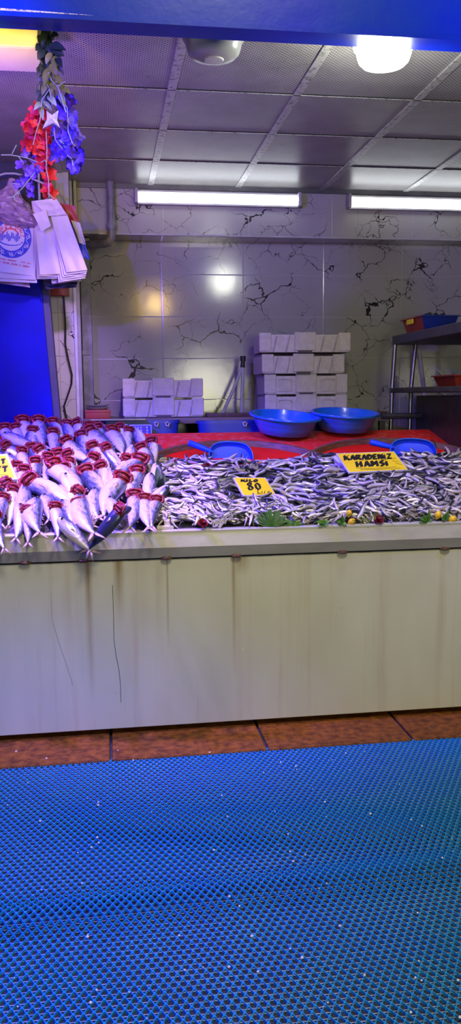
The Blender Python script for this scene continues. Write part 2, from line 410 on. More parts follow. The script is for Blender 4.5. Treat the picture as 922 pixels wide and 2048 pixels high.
# ------------------------------------------------------------------ canopy beam and top left light box
# front beam: slightly sagging painted tube, with chipped lower edge at the left
pL = at_y(-60, 29, 3.2); pR = at_y(960, 84, 3.2)
b = MB()
def beam_ring(p): return [p+V(q) for q in ((0, 0, 0), (0, .1, 0), (0, .1, .16), (0, 0, .16))]
dv = (pR-pL); b0 = pL-dv*.6; b1 = pR+dv*.6
for k in range(1): b.loft([beam_ring(b0+(b1-b0)*t) for t in (0, .25, .5, .75, 1)])
b.loft([[p+V(q) for q in ((0, -.016, -.004), (0, .03, -.004), (0, .03, .012), (0, -.016, .012))] for p in (b0, pL+dv*.25, b1)], 0)
struct(b.build('beam_1', M_beam, smooth=False))
b = MB()
pc = [pL+dv*t for t in (-.2, .0, .12, .24)]
b.loft([[p+V((0, -.0025, .014)), p+V((0, .001, .014)), p+V((0, .001, .015+h)), p+V((0, -.0025, .015+h))] for i, (p, h) in enumerate(zip(pc, (.012, .012, .008, .002)))])
struct(b.build('trim_10', M_chip, smooth=False))
# light box
q0 = at_y(76, 98, 3.5); q1 = at_y(70, 30, 3.5)
lb = root('ceiling_light_box', 'square metal light box with rust-stained plate at the top left, lit yellow', 'light', (-.45, 3.5, 2.9))
MB().box((-.9, 3.5, q0.z), (q0.x, 3.74, 3.045), 0, .004).build('housing', M_housing, lb)
z1 = at_y(30, 57, 3.5).z; x1 = at_y(34, 40, 3.5).x
MB().box((-.88, 3.492, z1), (x1, 3.502, 3.04), 0, .006).build('plate', M_rustplate, lb)
MB().box((-.9, 3.494, q0.z+.002), (q0.x-.004, 3.503, q0.z+.02), 0, .002).build('lower_lip', M_housing, lb)
bb = MB()
for i, (px, py) in enumerate(((40, 33), (57, 34), (48, 41), (40, 50), (57, 51))):
    p = at_y(px, py, 3.5); bb.box(p-V((.004, .004, .004)), p+V((.004, .001, .004)))
bb.build('vent_hole', M_dark, lb)
MB().box((-.9, 3.745, CZ-.016), (q0.x+.01, 5.63, CZ-.001)).build('soffit_plate', M_ceil, lb)

# ------------------------------------------------------------------ ceiling lamps
def dome(px, py, lit, label):
    c = at_z(px, py, CZ-.05); c.z = CZ
    r = root('ceiling_lamp', label, 'ceiling lamp', c, None)
    n = 56; rings = []
    for rr, z in ((.118, 0), (.118, -.02), (.116, -.05)):
        rings.append([c+V(((rr+(.003 if k % 2 else -.002))*math.cos(k*2*math.pi/n), (rr+(.003 if k % 2 else -.002))*math.sin(k*2*math.pi/n), z)) for k in range(n)])
    MB().loft(rings).build('ribbed_base', M_lampbase, r, smooth=False)
    prof = [(.116, -.045), (.122, -.05), (.124, -.062), (.119, -.074), (.112, -.080), (.108, -.10), (.100, -.122), (.085, -.136), (.05, -.144), (.001, -.146)]
    MB().lathe(prof, 40, M=Matrix.Translation(c)).build('diffuser', M_lampon if lit else M_shade, r)
    if not lit: MB().lathe([(.04, -.1445), (.036, -.149), (.0, -.150)], 24, M=Matrix.Translation(c)).build('sensor_disc', M_white, r)
    return c
dome(427, 68, False, 'unlit round ceiling lamp left of the glowing one')
LAMP = dome(768, 85, True, 'glowing white round ceiling lamp')

# tube lights on the bulkhead
def tubelight(xa, xb, label):
    y = YB-.001; z0, z1 = 2.925, 2.995
    r = root('tube_light', label, 'tube light', ((xa+xb)/2, y, z0), None)
    MB().box((xa-.004, y-.03, z0-.012), (xb+.004, y, z1+.012), 0, .004).build('housing', M_plaster, r)
    b = MB(); n = 12
    ring = [(-.055*math.sin(k*math.pi/n)-.028, z0+.0+(z1-z0)*(k/n)) for k in range(n+1)]
    b.loft([[V((x, y+a, z)) for a, z in ring] for x in (xa, xb)], 0, cap=True)
    b.build('diffuser', M_tubeon, r)
    for x in (xa-.022, xb):
        MB().box((x, y-.088, z0-.012), (x+.022, y, z1+.012), 0, .006).build('end_cap', M_plaster, r)
tA, tB = at_y(275, 392, YB), at_y(592, 392, YB)
tubelight(tA.x, tB.x, 'lit tube light nearer the grey drain pipe')
tubelight(at_y(697, 393, YB).x, at_y(697, 393, YB).x+1.1, 'lit tube light on the bulkhead cut off by the photo edge')

# drain pipe
b = root('drain_pipe', 'grey plastic drain pipe with elbow running down beam', 'pipe', (.08, YB-.06, 2.65))
px = at_y(222, 420, YB-.04).x
MB().tube([(px, YB-.04, CZ), (px, YB-.04, 2.70)], .028, 16).build('pipe', M_pipe, b)
MB().tube([(px, YB-.04, 2.78), (px, YB-.04, 2.765), (px, YB-.04, 2.75), (px, YB-.04, 2.735)], [.031, .036, .036, .031], 16).build('collar', M_pipe, b)
MB().tube([(px, YB-.04, 2.72), (px-.003, YB-.04, 2.685), (px-.02, YB-.03, 2.655), (px-.05, YB+.0, 2.65), (px-.11, YB+.06, 2.655), (px-.17, YB+.12, 2.66)], .028, 14).build('elbow', M_pipe, b)

# ------------------------------------------------------------------ wall table and what is on it
TZ = 1.455
t = root('wall_table', 'long narrow work table along the back wall under foam boxes', 'table', (.9, 6.1, .6))
MB().box((-.14, 5.86, TZ-.04), (2.0, 6.415, TZ), 0, .004).build('tabletop', M_wood, t)
for x in (-.1, .95, 1.95):
    for y in (5.9, 6.37): MB().box((x-.02, y-.02, .6), (x+.02, y+.02, TZ-.04)).build('leg', M_steeld, t)
b = MB().box((.70, 5.9, TZ), (2.0, 6.0, TZ+.028), 0, .004); tag(b.build('plank', M_brown), 'rusty brown plank lying on the wall table under the hoses', 'plank')

def foam_box(x0, x1, y0, z0, h, style, label, group, rz=0):
    d = .34
    r = root('foam_box', label, 'foam box', ((x0+x1)/2, y0+d/2, z0), group)
    r.matrix_basis = r.matrix_basis @ Matrix.Rotation(rz, 4, 'Z')
    w = x1-x0; hw = w/2
    b = MB()
    tp = .018 if style == 1 else .004
    def wall(xa, xb, za, zb, ya, yb): b.box((xa, ya, za), (xb, yb, zb), 0, .006)
    yf = -d/2
    wall(-hw+.012, hw-.012, .004, h-.012, yf+.008, yf+.04); wall(-hw+.012, hw-.012, .004, h-.012, d/2-.04, d/2)
    wall(-hw+.006, -hw+.04, .004, h-.012, yf+.01, d/2); wall(hw-.04, hw-.006, .004, h-.012, yf+.01, d/2); wall(-hw+.01, hw-.01, .004, .03, yf+.012, d/2)
    b.build('body', M_foam, r, world=False, smooth=False)
    # corner posts, centre buttress, notched rim
    for s in (-1, 1):
        p = MB().box((s*hw-.0 if s < 0 else hw-.085, yf, .012), (-hw+.085 if s < 0 else hw, yf+.02, h), 0, .007)
        p.build('corner_post', M_foam, r, world=False, smooth=False)
    MB().box((-.075, yf-.004, .016), (.075, yf+.02, h+.004), 0, .007).build('centre_buttress', M_foam, r, world=False, smooth=False)
    MB().box((-.05, yf-.001, .0), (.05, yf+.03, .016), 0, .002).build('base_slot', M_foamd, r, world=False, smooth=False)
    for s in (-1, 1):
        xm = s*(hw*.52)
        if style == 0:
            MB().box((xm-.055, yf+.002, .02), (xm+.055, yf+.02, h-.03), 0, .01).build('side_panel', M_foam, r, world=False, smooth=False)
            MB().tube([(xm-.045, yf+.002, h-.055), (xm-.04, yf-.001, h-.038), (xm, yf-.002, h-.034), (xm+.04, yf-.001, h-.038), (xm+.045, yf+.002, h-.055)], .004, 6).build('grip', M_foam, r, world=False)
        else:
            for dx in (-.045, .045):
                MB().loft([[V((xm+dx+sx*.010+sh, yf+o, z)) for sx, o in ((-1, .012), (0, -.004), (1, .012))] for sh, z in ((-.012, .012), (.012, h-.02))]).build('rib', M_foam, r, world=False, smooth=False)
    return r
a0, a1 = at_y(246, 820, 5.95).x, at_y(408, 820, 5.95).x
foam_box(a0, a1, 5.95, TZ, .135, 2, 'white foam fish box on the table, lower of the low pair', 'foam boxes in the low stack')
foam_box(a0, a1-.004, 5.95, TZ+.133, .135, 2, 'white foam fish box, upper of the low pair by the pier', 'foam boxes in the low stack')
c0, c1 = at_y(530, 800, 5.93).x, at_y(695, 800, 5.93).x
foam_box(c0, c1, 5.93, TZ, .15, 0, 'white foam fish box at the bottom of the tall stack', 'foam boxes in the tall stack')
foam_box(c0-.004, c1, 5.93, TZ+.148, .145, 0, 'white foam fish box second from the bottom of tall stack', 'foam boxes in the tall stack')
foam_box(c0-.03, c1-.03, 5.91, TZ+.291, .138, 1, 'ribbed white foam box second from top of tall stack', 'foam boxes in the tall stack', R(1.5))
foam_box(c0-.035, c1+.015, 5.9, TZ+.437, .138, 1, 'ribbed white foam box on top of the tall stack', 'foam boxes in the tall stack', R(-2.5))
# red box with stacked dishes
t = root('red_box', 'flat dull red box at the left end of table', 'box', (-.05, 6.0, TZ))
xa, xb = at_y(170, 820, 5.93).x, at_y(221, 820, 5.93).x
MB().box((xa, 5.93, TZ), (xb, 6.15, TZ+.055), 0, .004).build('body', M_redbox, t); MB().box((xa-.002, 5.928, TZ+.038), (xb+.002, 6.152, TZ+.058), 0, .003).build('lid', M_redbox, t)
for k, lab in enumerate(('grey oval dish, lower of the two on red box', 'grey oval dish, upper of the two on red box')):
    z = TZ+.0585+k*.018
    b = MB().lathe([(.0, 0), (.06, 0), (.082, .012), (.086, .016), (.08, .014), (.058, .004), (0, .004)], 28, M=Matrix.Translation(((xa+xb)/2-.004, 6.03, z)))
    tag(b.build('dish', M_hose), lab, 'dish', 'dishes on the red box')
# hose stand
hx = at_y(485, 720, 6.2)
t = root('hose_tap', 'black tap fitting with two grey hoses standing against wall', 'tap', (hx.x, 6.2, TZ))
def py(px_, py_, Y=6.2): return at_y(px_, py_, Y)
MB().tube([py(486, 712), py(486, 722)], .02, 12).build('cap', M_black, t)
MB().tube([py(486, 722), py(485, 735)], [.014, .017], 12).build('valve', M_black, t)
MB().tube([py(485, 732), py(478, 752), py(464, 785), py(452, 812), py(444, 833, 6.05)], .012, 10).build('hose', M_hose, t)
MB().tube([py(486, 735), py(485, 770), py(483, 800), py(483, 826)], .012, 10).build('hose', M_hose, t)

# blue tubs below the table front, in the gap behind the counter
def tub(px0, px1, Y, label, knots):
    a, c = at_y(px0, 842, Y), at_y(px1, 842, Y)
    cx, hw = (a.x+c.x)/2, (c.x-a.x)/2; zt = a.z; hd = .052
    r = root('tub', label, 'tub', (cx, Y+hd, 1.0), 'blue tubs behind the counter')
    rings = []
    n = 32
    def rr(s, z):
        o = []
        for k in range(n):
            th = k*2*math.pi/n; cx_, sx_ = math.cos(th), math.sin(th)
            o.append(V((cx+math.copysign(abs(cx_)**.45, cx_)*hw*s, Y+hd+math.copysign(abs(sx_)**.45, sx_)*hd*s, z)))
        return o
    MB().loft([rr(.80, zt-.42), rr(.97, zt-.02), rr(1.0, zt-.02), rr(1.0, zt), rr(.95, zt), rr(.93, zt-.03), rr(.78, zt-.4)]).build('body', M_tub, r)
    for kx in knots:
        p = at_y(kx, 849, Y-.01)
        MB().tube([p+V((-.012, 0, .012)), p+V((0, -.012, .016)), p+V((.012, 0, .008)), p+V((.004, -.008, -.012)), p+V((-.01, 0, -.008))], .006, 8, loop=True).build('rope_knot', M_twig, r)
tub(196, 361, 5.78, 'dark blue tub with rope knots behind the scale', (313, 335))
tub(394, 560, 5.74, 'dark blue tub behind the left blue basin', (490,))
tub(562, 700, 5.74, 'dark blue tub partly hidden behind both blue basins', ())

# ------------------------------------------------------------------ right shelving
t = root('steel_shelf', 'two-tier steel shelf unit standing along the right wall', 'shelf', (2.35, 5.3, .6))
u0 = at_y(784, 690, 5.97)
def slab(z0, z1, x0): return MB().box((x0, 4.7, z0), (2.75, 5.97, z1), 0, .006)
zt = at_y(784, 672, 5.97).z; zb = u0.z
slab(zb, zt, u0.x).build('shelf_board', M_steeld, t, smooth=False)
l0 = at_y(777, 786, 5.97); l1 = at_y(777, 776, 5.97)
slab(l0.z, l1.z, l0.x).build('shelf_board', M_steeld, t, smooth=False)
for pxa, pxb in ((790, 784), (831, 822)):
    pa = at_y(pxa, 690, 5.93); pb = at_y(pxb, 775, 5.93); pb2 = V((pb.x-(pa.x-pb.x)*2, 5.93, .6))
    MB().tube([V((pa.x, 5.93, zb)), pb, V((pb.x-.02, 5.93, .6))], .015, 12).build('leg', M_steel, t)
for x, y in ((u0.x+.04, 4.74), (2.7, 4.74), (2.7, 5.93)):
    MB().tube([(x, y, .6), (x, y, zb)], .016, 12).build('leg', M_steel, t)
def bin_(x0, x1, y0, y1, z, h, m_end, m_side, label, tagm=None):
    r = root('plastic_bin', label, 'bin', ((x0+x1)/2, (y0+y1)/2, z))
    def rg(e, zz): return [V((x0-e, y0-e, zz)), V((x1+e, y0-e, zz)), V((x1+e, y1+e, zz)), V((x0-e, y1+e, zz))]
    b = MB(); b.loft([rg(-.028, z), rg(0, z+h-.008), rg(.012, z+h-.008), rg(.012, z+h), rg(-.004, z+h), rg(-.03, z+.006)], 0, cap=True)
    b.m = [0]*len(b.f)
    for i, f in enumerate(b.f):
        n = (b.v[f[1]]-b.v[f[0]]).cross(b.v[f[2]]-b.v[f[0]])
        c = sum((b.v[k] for k in f), V())/len(f)
        if abs(n.x) > abs(n.y) and c.x < (x0+x1)/2: b.m[i] = 1
    b.build('body', [m_end, m_side], r, smooth=False)
    return r
p = at_y(800, 672, 5.55)
g = bin_(u0.x+.05, u0.x+.30, 5.52, 5.9, zt, .105, M_tub, M_redbox, 'blue and dark red bin full of black things on upper shelf')
pt = V((u0.x+.2, 5.045, zt+.085))
MB().box((u0.x+.036, 5.66, zt+.062), (u0.x+.042, 5.78, zt+.094), 0).build('paper_tag', M_yellow, g)
b = MB()
for k in range(6):
    a = V((u0.x+rnd(.13, .23), rnd(5.62, 5.8), zt+.098)); pts = [a+V((.05*math.cos(q*.9+k), .07*math.sin(q*.9+k)*.6, .012+.018*math.sin(q*1.3+k))) for q in range(8)]
    b.tube(pts, .009, 8)
tag(b.build('hose_bundle', M_black), 'tangled black hose heaped in the upper shelf bin', 'hose')
g = bin_(at_y(872, 765, 5.5).x, at_y(872, 765, 5.5).x+.36, 5.2, 5.55, l1.z, .075, M_redbox, M_redbox, 'dark red bin with scraps on lower steel shelf')
b = MB()
X0 = at_y(880, 750, 5.5).x
for k in range(6):
    b.tube([(X0+.04+.04*k, 5.3+rnd(0, .15), l1.z+.07), (X0+.06+.045*k, 5.35+rnd(-.05, .1), l1.z+.09), (X0+.1+.05*k, 5.38, l1.z+.075)], [.004, .009, .003], 6)
b.tube([(X0-.0, 5.4, l1.z+.06), (X0-.05, 5.45, l1.z+.12)], .003, 6)
tag(b.build('scraps', M_hose, None), 'pale fish scraps lying in the dark red bin', 'scraps', kind='stuff')
b = MB().tube([at_y(838, 700, 6.3), at_y(847, 772, 6.25), at_y(850, 800, 6.22)], .016, 10)
tag(b.build('stick', M_twig), 'pale stick leaning on the wall behind the steel shelf', 'stick')
t = root('storage_cabinet', 'dark steel cabinet under the lower steel shelf', 'cabinet', (2.45, 5.4, .6))
cx = at_y(832, 810, 5.85).x
MB().box((cx, 4.9, .6), (2.75, 5.85, l0.z-.02), 0, .005).build('body', M_steeld, t, smooth=False)
p = at_y(902, 812, 4.9)
MB().box((2.28, 4.885, 1.5), (2.32, 4.9, 1.6), 0, .004).build('handle', M_black, t)
MB().tube([(1.9, 5.75, at_y(780, 832, 5.75).z), (2.75, 5.75, at_y(780, 832, 5.75).z)], .02, 8).build('rail', M_steeld, t)

# ------------------------------------------------------------------ counter
YF, LZ = 3.94, .978
BED0 = V((0, 3.98, .985)); BEDT = (1.362-.985)/(5.6-3.98)
def bedz(Y): return .985+(Y-3.98)*BEDT
ct = root('fish_counter', 'long white-painted metal fish counter with rusty hinges', 'counter', (.7, 4.8, 0))
XL, XR = -1.25, 2.92
MB().box((XL, YF, .035), (XR, YF+.03, .848), 0, .003).build('front_panel', M_panel, ct, smooth=False)
b = MB().box((XL, YF+.03, .03), (XR, 5.62, .84)); b.build('body', M_plaster, ct, smooth=False)
# lip profile: rolled rim, light band, darker lower band leaning in
def strip(prof, m, name, mi=0):
    b = MB(); b.loft([[V((x, y, z)) for y, z in prof] for x in (XL, XR)], 0, cap=True); return b.build(name, m, ct, smooth=False)
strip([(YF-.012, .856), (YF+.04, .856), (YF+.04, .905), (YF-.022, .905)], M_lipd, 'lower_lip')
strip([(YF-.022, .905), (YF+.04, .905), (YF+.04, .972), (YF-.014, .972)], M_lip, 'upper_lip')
strip([(YF-.016, .972), (YF+.045, .972), (YF+.045, .985), (YF-.008, .985), (YF-.016, .98)], M_lip, 'rim')
MB().box((XL, YF-.004, .847), (XR, YF+.02, .857)).build('seam', M_dark, ct)
MB().tube([at_y(x_, y_, YF-.001) for x_, y_ in ((225, 1170), (227, 1230), (228, 1280), (232, 1310), (238, 1340), (241, 1370), (242, 1405))], .0011, 5).build('crack', M_black, ct)
MB().tube([at_y(x_, y_, YF-.001) for x_, y_ in ((102, 1185), (104, 1240), (118, 1285), (132, 1325), (146, 1370))], .0007, 5).build('scratch', M_lipd, ct)
for hx_ in (50, 167, 333, 473, 685, 890):
    p = at_y(hx_, 1127-hx_*.0345, YF-.012)
    hb = MB(); n = 16
    for i in range(1):
        rings = []
        for z, s in ((-.009, .6), (-.005, 1), (.003, 1), (.008, .65)):
            rings.append([p+V((.026*s*math.cos(k*2*math.pi/n)*(1+.15*noise.noise(V((k*2., z*100, hx_)))), .014*s*math.sin(k*2*math.pi/n), z-.001)) for k in range(n)])
        hb.loft(rings)
    hb.build('hinge', M_rust, ct)
# red sloping board
b = MB(); pts = [(3.98, .95), (5.6, .95), (5.6, 1.362), (3.98, .985)]
b.loft([[V((x, y, z)) for y, z in pts] for x in (XL, XR)]); b.build('display_board', M_redworn, ct, smooth=False)
BA = math.atan(BEDT); BN = V((0, -math.sin(BA), math.cos(BA)))
BM = lambda x, Y, dz=0: Matrix.Translation(V((x, Y, bedz(Y)))+BN*dz) @ Matrix.Rotation(BA, 4, 'X')
def on_bed(px_, py_, h=0): return at_pl(px_, py_, BED0+BN*h, BN)

# round red trays with brown rims
for cx_, lab in ((on_bed(478, 940).x, 'round red tray with brown rim under the left half of the anchovies'), (on_bed(800, 940).x+.02, 'round red tray with brown rim under the right half of the anchovies')):
    apex = on_bed(455, 881, .035).y
    rad = .58; cyy = apex-rad*math.cos(BA)
    r = root('round_tray', lab, 'tray', (0, 0, 0), 'round red fish trays'); r.matrix_basis = BM(cx_, cyy, .002)
    MB().lathe([(0, .0), (rad-.03, .0), (rad-.03, .006), (0, .006)], 72).build('tray_floor', M_red, r, world=False)
    MB().lathe([(rad-.03, 0), (rad, 0), (rad, .036), (rad-.004, .04), (rad-.018, .04), (rad-.022, .036), (rad-.03, .0)], 72).build('tray_rim', M_rim, r, world=False)

# blue basins
def basin(pxc, pyc, wpx, tilt, roll_, label):
    bot = on_bed(pxc, pyc); D = (bot-EYE).length; rad = wpx/2*(D/F)*1.0
    r = root('basin', label, 'basin', bot, 'blue basins on the counter')
    r.matrix_basis = Matrix.Translation(bot+V((0, .14, .05))) @ Euler((tilt, roll_, 0)).to_matrix().to_4x4()
    h = .118
    MB().lathe([(0, 0), (rad*.62, 0), (rad*.68, .006), (rad*.80, .055), (rad*.92, h-.004), (rad*.995, h-.006), (rad, h), (rad*.985, h+.007), (rad*.93, h+.006), (rad*.90, h-.01), (rad*.82, .062), (rad*.80, .058), (rad*.66, .012), (0, .010)], 56).build('bowl', M_basin, r, world=False)
    return r
basin(577, 885, 148, R(8), R(3.5), 'blue plastic basin nearer the low foam stack')
basin(700, 878, 140, R(7), R(1.5), 'blue plastic basin nearer the steel shelf')

# weighing scale
p = at_y(222, 866, 5.68)
t = root('weighing_scale', 'blue and white weighing scale with keypad behind the bonito pile', 'scale', (.1, 5.7, 1.36))
def sc_box(pa, pb, nm):
    x0, x1 = at_y(pa, 860, 5.68).x, at_y(pb, 860, 5.68).x
    z1 = at_y(pa, 849, 5.7).z
    Mx = Matrix.Translation((x0, 5.68, z1-.085)) @ Matrix.Rotation(R(-20), 4, 'X'); w = x1-x0
    MB().box((0, 0, 0), (w, .05, .09), 0, .006, Mx).build(nm+'_case', M_white, t, smooth=False)
    MB().box((.008, -.003, .006), (w-.008, .002, .081), 0, .004, Mx).build(nm+'_face', M_screen, t, smooth=False)
    return Mx, w
Mx, w = sc_box(187, 256, 'display')
for a in (.15, .6): MB().box((w*a, -.005, .045), (w*(a+.28), 0, .07), 0, .001, Mx).build('display_window', M_lcd, t, smooth=False)
Mx, w = sc_box(258, 304, 'keypad')
for i in range(6):
    for j in range(3): MB().box((w*(.1+.13*i), -.006, .02+.02*j), (w*(.1+.13*i)+.012, 0, .033+.02*j), 0, .001, Mx).build('key', M_gillb if i == 4 else M_key, t, smooth=False)
pa, pb = at_y(180, 840, 5.72), at_y(292, 840, 5.72)
MB().box((pa.x, 5.72, pa.z-.008), (pb.x, 5.98, pa.z+.004), 0, .004).build('weighing_plate', M_steel, t, smooth=False)
MB().box((pa.x+.1, 5.78, pa.z-.12), (pb.x-.1, 5.92, pa.z-.008), 0, .004).build('stand', M_tub, t, smooth=False)

# ------------------------------------------------------------------ kerb and mat
b = MB(); js = sorted(at_z(x_, y_, 0).x for x_, y_ in ((222, 1497), (525, 1475), (800, 1450)))
js = [js[0]-1.2, js[0]-.62]+js+[js[-1]+.6, js[-1]+1.2]
for a, c in zip(js, js[1:]): b.box((a+.006, 3.66, -.012), (c-.006, 4.1, .004), 0, .006)
struct(b.build('curb', M_kerb, smooth=False))
b = MB(); PX, PY, AMP, TH, HH = .027, .0225, .0088, .0027, .009
x0, nx = -.78, 108; SEG = 8
rows = int((3.70-1.72)/PY)
for k in range(rows):
    yc = 1.72+k*PY; ph = math.pi*(k % 2)
    base = len(b.v)
    for i in range(nx*SEG+1):
        x = x0+i*PX/SEG; a = 2*math.pi*i/SEG+ph
        s = math.sin(a); yv = yc+AMP*1.18*s+.006*noise.noise(V((x*2.2, yc*2.2, 0)))
        zz = .0015*noise.noise(V((x*3, yc*3, 5))); dy = yc-2.58-.05*(x-.5); up = .016*math.exp(-(dy/.075)**2)+.012*math.exp(-((yc-3.1+.2*x)/.13)**2)*(.5+.5*math.sin(x*2.5)); zz += up
        b.v += [V((x, yv-TH, -.0115+up)), V((x, yv-TH, HH-.0115+zz)), V((x, yv+TH, HH-.0115+zz)), V((x, yv+TH, -.0115+up))]
        if i:
            o = base+(i-1)*4
            for q in range(3): b.f.append([o+q, o+q+4, o+q+5, o+q+1]); b.m.append(0)
    if True:
        yv = yc+.2*PY; z = -.0085
        xs = (x0, x0+nx*PX)
        b.add([V((xs[0], yv, z)), V((xs[1], yv, z)), V((xs[1], yv+.0026, z+.001)), V((xs[0], yv+.0026, z+.001))], [[0, 1, 2, 3]], 1)
tag(b.build('floor_mat', [M_mat, M_matlow], smooth=True, ang=60), 'blue open-weave plastic mat covering the ground before the counter', 'mat')
b = MB()
for k in range(80):
    p = at_z(rnd(0, 922), 1500+540*rnd(0, 1)**1.2, 0); s = rnd(.0022, .0055); p.z = .004+.016*math.exp(-((p.y-2.58-.05*(p.x-.5))/.075)**2)
    rr = [[p+V((s*q*math.cos(a*1.05), s*q*.8*math.sin(a*1.05), s*h)) for a in range(6)] for q, h in ((.6, -.6), (1, 0), (.5, .7))]
    b.loft(rr)
tag(b.build('crumbs', M_crumb), 'white crumbs and fish scales scattered over the blue mat', 'crumbs', kind='stuff')

# ------------------------------------------------------------------ bonito
def bonito_mesh(side, bend, gill=True, dark=False):
    """local: tail at origin, head along +y, flank up (+z). returns list of (name, MB, mats)"""
    L = .30; n = 14
    prof = [(0, .007), (.05, .009), (.14, .017), (.27, .029), (.42, .038), (.57, .043), (.71, .044), (.83, .042), (.92, .037)]
    prof += [(.985, .031), (1.04, .024), (1.09, .012), (1.105, .004)]
    def ctr(t):
        x = bend*.035*math.sin(t*math.pi); z = -.012*math.sin(t*math.pi*.5)+.02*t
        if t > .9 and gill: z -= (t-.9)*.28
        return V((x, t*L, z))
    B = MB(); rings = []; tones = []
    for t, d in prof:
        c = ctr(t); ring = []
        for k in range(n):
            a = k*2*math.pi/n
            ring.append(c+V((d*math.cos(a), 0, d*.74*math.sin(a))))
            if dark: tn = .5+.5*math.sin(a)
            else: tn = .47+.47*math.cos(a)*side-.08*math.sin(a)
            tones.append(min(1, max(0, tn+(.0 if t < .9 else .15))))
        rings.append(ring)
    B.loft(rings, 0, tones=tones)
    parts = [('body', B, M_bonitod if dark else M_bonito)]
    # tail fork
    T = MB()
    for s in (-1, 1):
        pts = [(0, .012), (s*.010, .004), (s*.027, -.034), (s*.034, -.06), (s*.020, -.04), (s*.004, -.016)]
        top = [V((x, y, .0016)) for x, y in pts]; bot = [V((x, y, -.0016)) for x, y in pts]
        m = len(pts); T.add(top+bot, [list(range(m)), list(range(2*m-1, m-1, -1))]+[[i, i+m, (i+1) % m+m, (i+1) % m] for i in range(m)])
    parts.append(('tail_fin', T, M_fin))
    # pectoral and finlets
    P = MB(); c = ctr(.74); c.z += .030
    pts = [V((0, 0, 0)), V((.008*side, -.012, .003)), V((.004*side, -.05, .004)), V((-.006*side, -.02, .001))]
    P.add([c+q for q in pts]+[c+q-V((0, 0, .002)) for q in pts], [[0, 1, 2, 3], [7, 6, 5, 4]]+[[i, i+4, (i+1) % 4+4, (i+1) % 4] for i in range(4)])
    parts.append(('pectoral_fin', P, M_fin))
    D = MB()
    for t in (.2, .28, .36, .45, .52, .6):
        c = ctr(t); d = .011+.05*t*(1-t)*2
        rr = [pd for pt, pd in prof if pt <= t][-1]
        q = c+V((side*rr*1.05, 0, 0))
        D.add([q+V((0, .008, .001)), q+V((0, -.008, .001)), q+V((side*.009, -.014, 0)), q+V((0, .008, -.001)), q+V((0, -.008, -.001))], [[0, 2, 1], [3, 4, 2], [0, 3, 2], [1, 2, 4]])
    parts.append(('dorsal_fin', D, M_fin))
    if gill:
        G = MB(); c = ctr(.92)+V((0, .006, .028))
        Nn = V((.1*side, -.30, .92)).normalized(); ax = V((1, 0, 0)); ax = (ax-Nn*ax.dot(Nn)).normalized(); ay = Nn.cross(ax)
        def pt(u, v, h): return c+ax*u+ay*v+Nn*h
        K = 26; W, H_ = .037, .034
        ringp = []
        for k in range(K):
            a = k*2*math.pi/K; w = 1+.10*math.sin(k*2.4)+.05*math.sin(k*5.1)
            ringp.append(pt(W*w*math.cos(a), H_*w*math.sin(a), .006*math.sin(a*2+1)+.002*math.sin(k*3.)))
        G.tube(ringp, [.0075+.002*math.sin(k*2.1) for k in range(K)], 7, loop=True)
        for j, vv in enumerate((-.021, -.011, .0, .010, .020)):
            pp = [pt(W*.8*s*(1 if abs(vv) < .015 else .75), vv+.006*(1-s*s)*(1 if j % 2 else -.6), .006+.008*(1-s*s)+.003*(j % 2)) for s in (-1, -.6, -.2, .2, .6, 1)]
            G.tube(pp, [.0025, .0048, .0058, .0055, .0045, .0025], 6)
        G.loft([[pt(W*.95*math.cos(k*.5236), H_*.95*math.sin(k*.5236), h) for k in range(12)] for h in (-.012, .003)], 0)
        parts.append(('gills', G, M_gill))
        I = MB()
        for j in (-1, 1):
            pp = [pt(W*.5*s, j*.013+.003*(1-s*s), .013+.003*(1-s*s)) for s in (-1, -.4, .3, 1)]
            I.tube(pp, [.0006, .0016, .0016, .0006], 5)
        parts.append(('gill_rakers', I, M_gillb))
    else:
        E = MB(); c = ctr(1.0); 
        E.lathe([(0, .006), (.006, .005), (.0085, 0), (.006, -.004)], 12, M=Matrix.Translation(c+V((.006*side, 0, .0215))))
        parts.append(('eye', E, M_eye))
    return parts
PROTO = {}
def bonito(key):
    if key not in PROTO:
        side, bend, gill, dark = key
        PROTO[key] = []
        r = bpy.data.objects.new('bonito', None); COL.objects.link(r); r.empty_display_size = .05
        for nm, mb, m in bonito_mesh(side, bend, gill, dark):
            o = mb.build(nm, m, r, world=False, ang=180)
            PROTO[key].append(o)
        PROTO[key] = [r, False]
    return PROTO[key]
PP0 = V((0, 3.95, 1.0)); PS = (1.345-1.0)/(5.2-3.95); PA = math.atan(PS); PN = V((0, -math.sin(PA), math.cos(PA)))
def on_pile(px_, py_, h):
    if py_ > 1072: return at_y(px_, py_, 3.868)
    return at_pl(px_, py_, PP0+PN*h, PN)
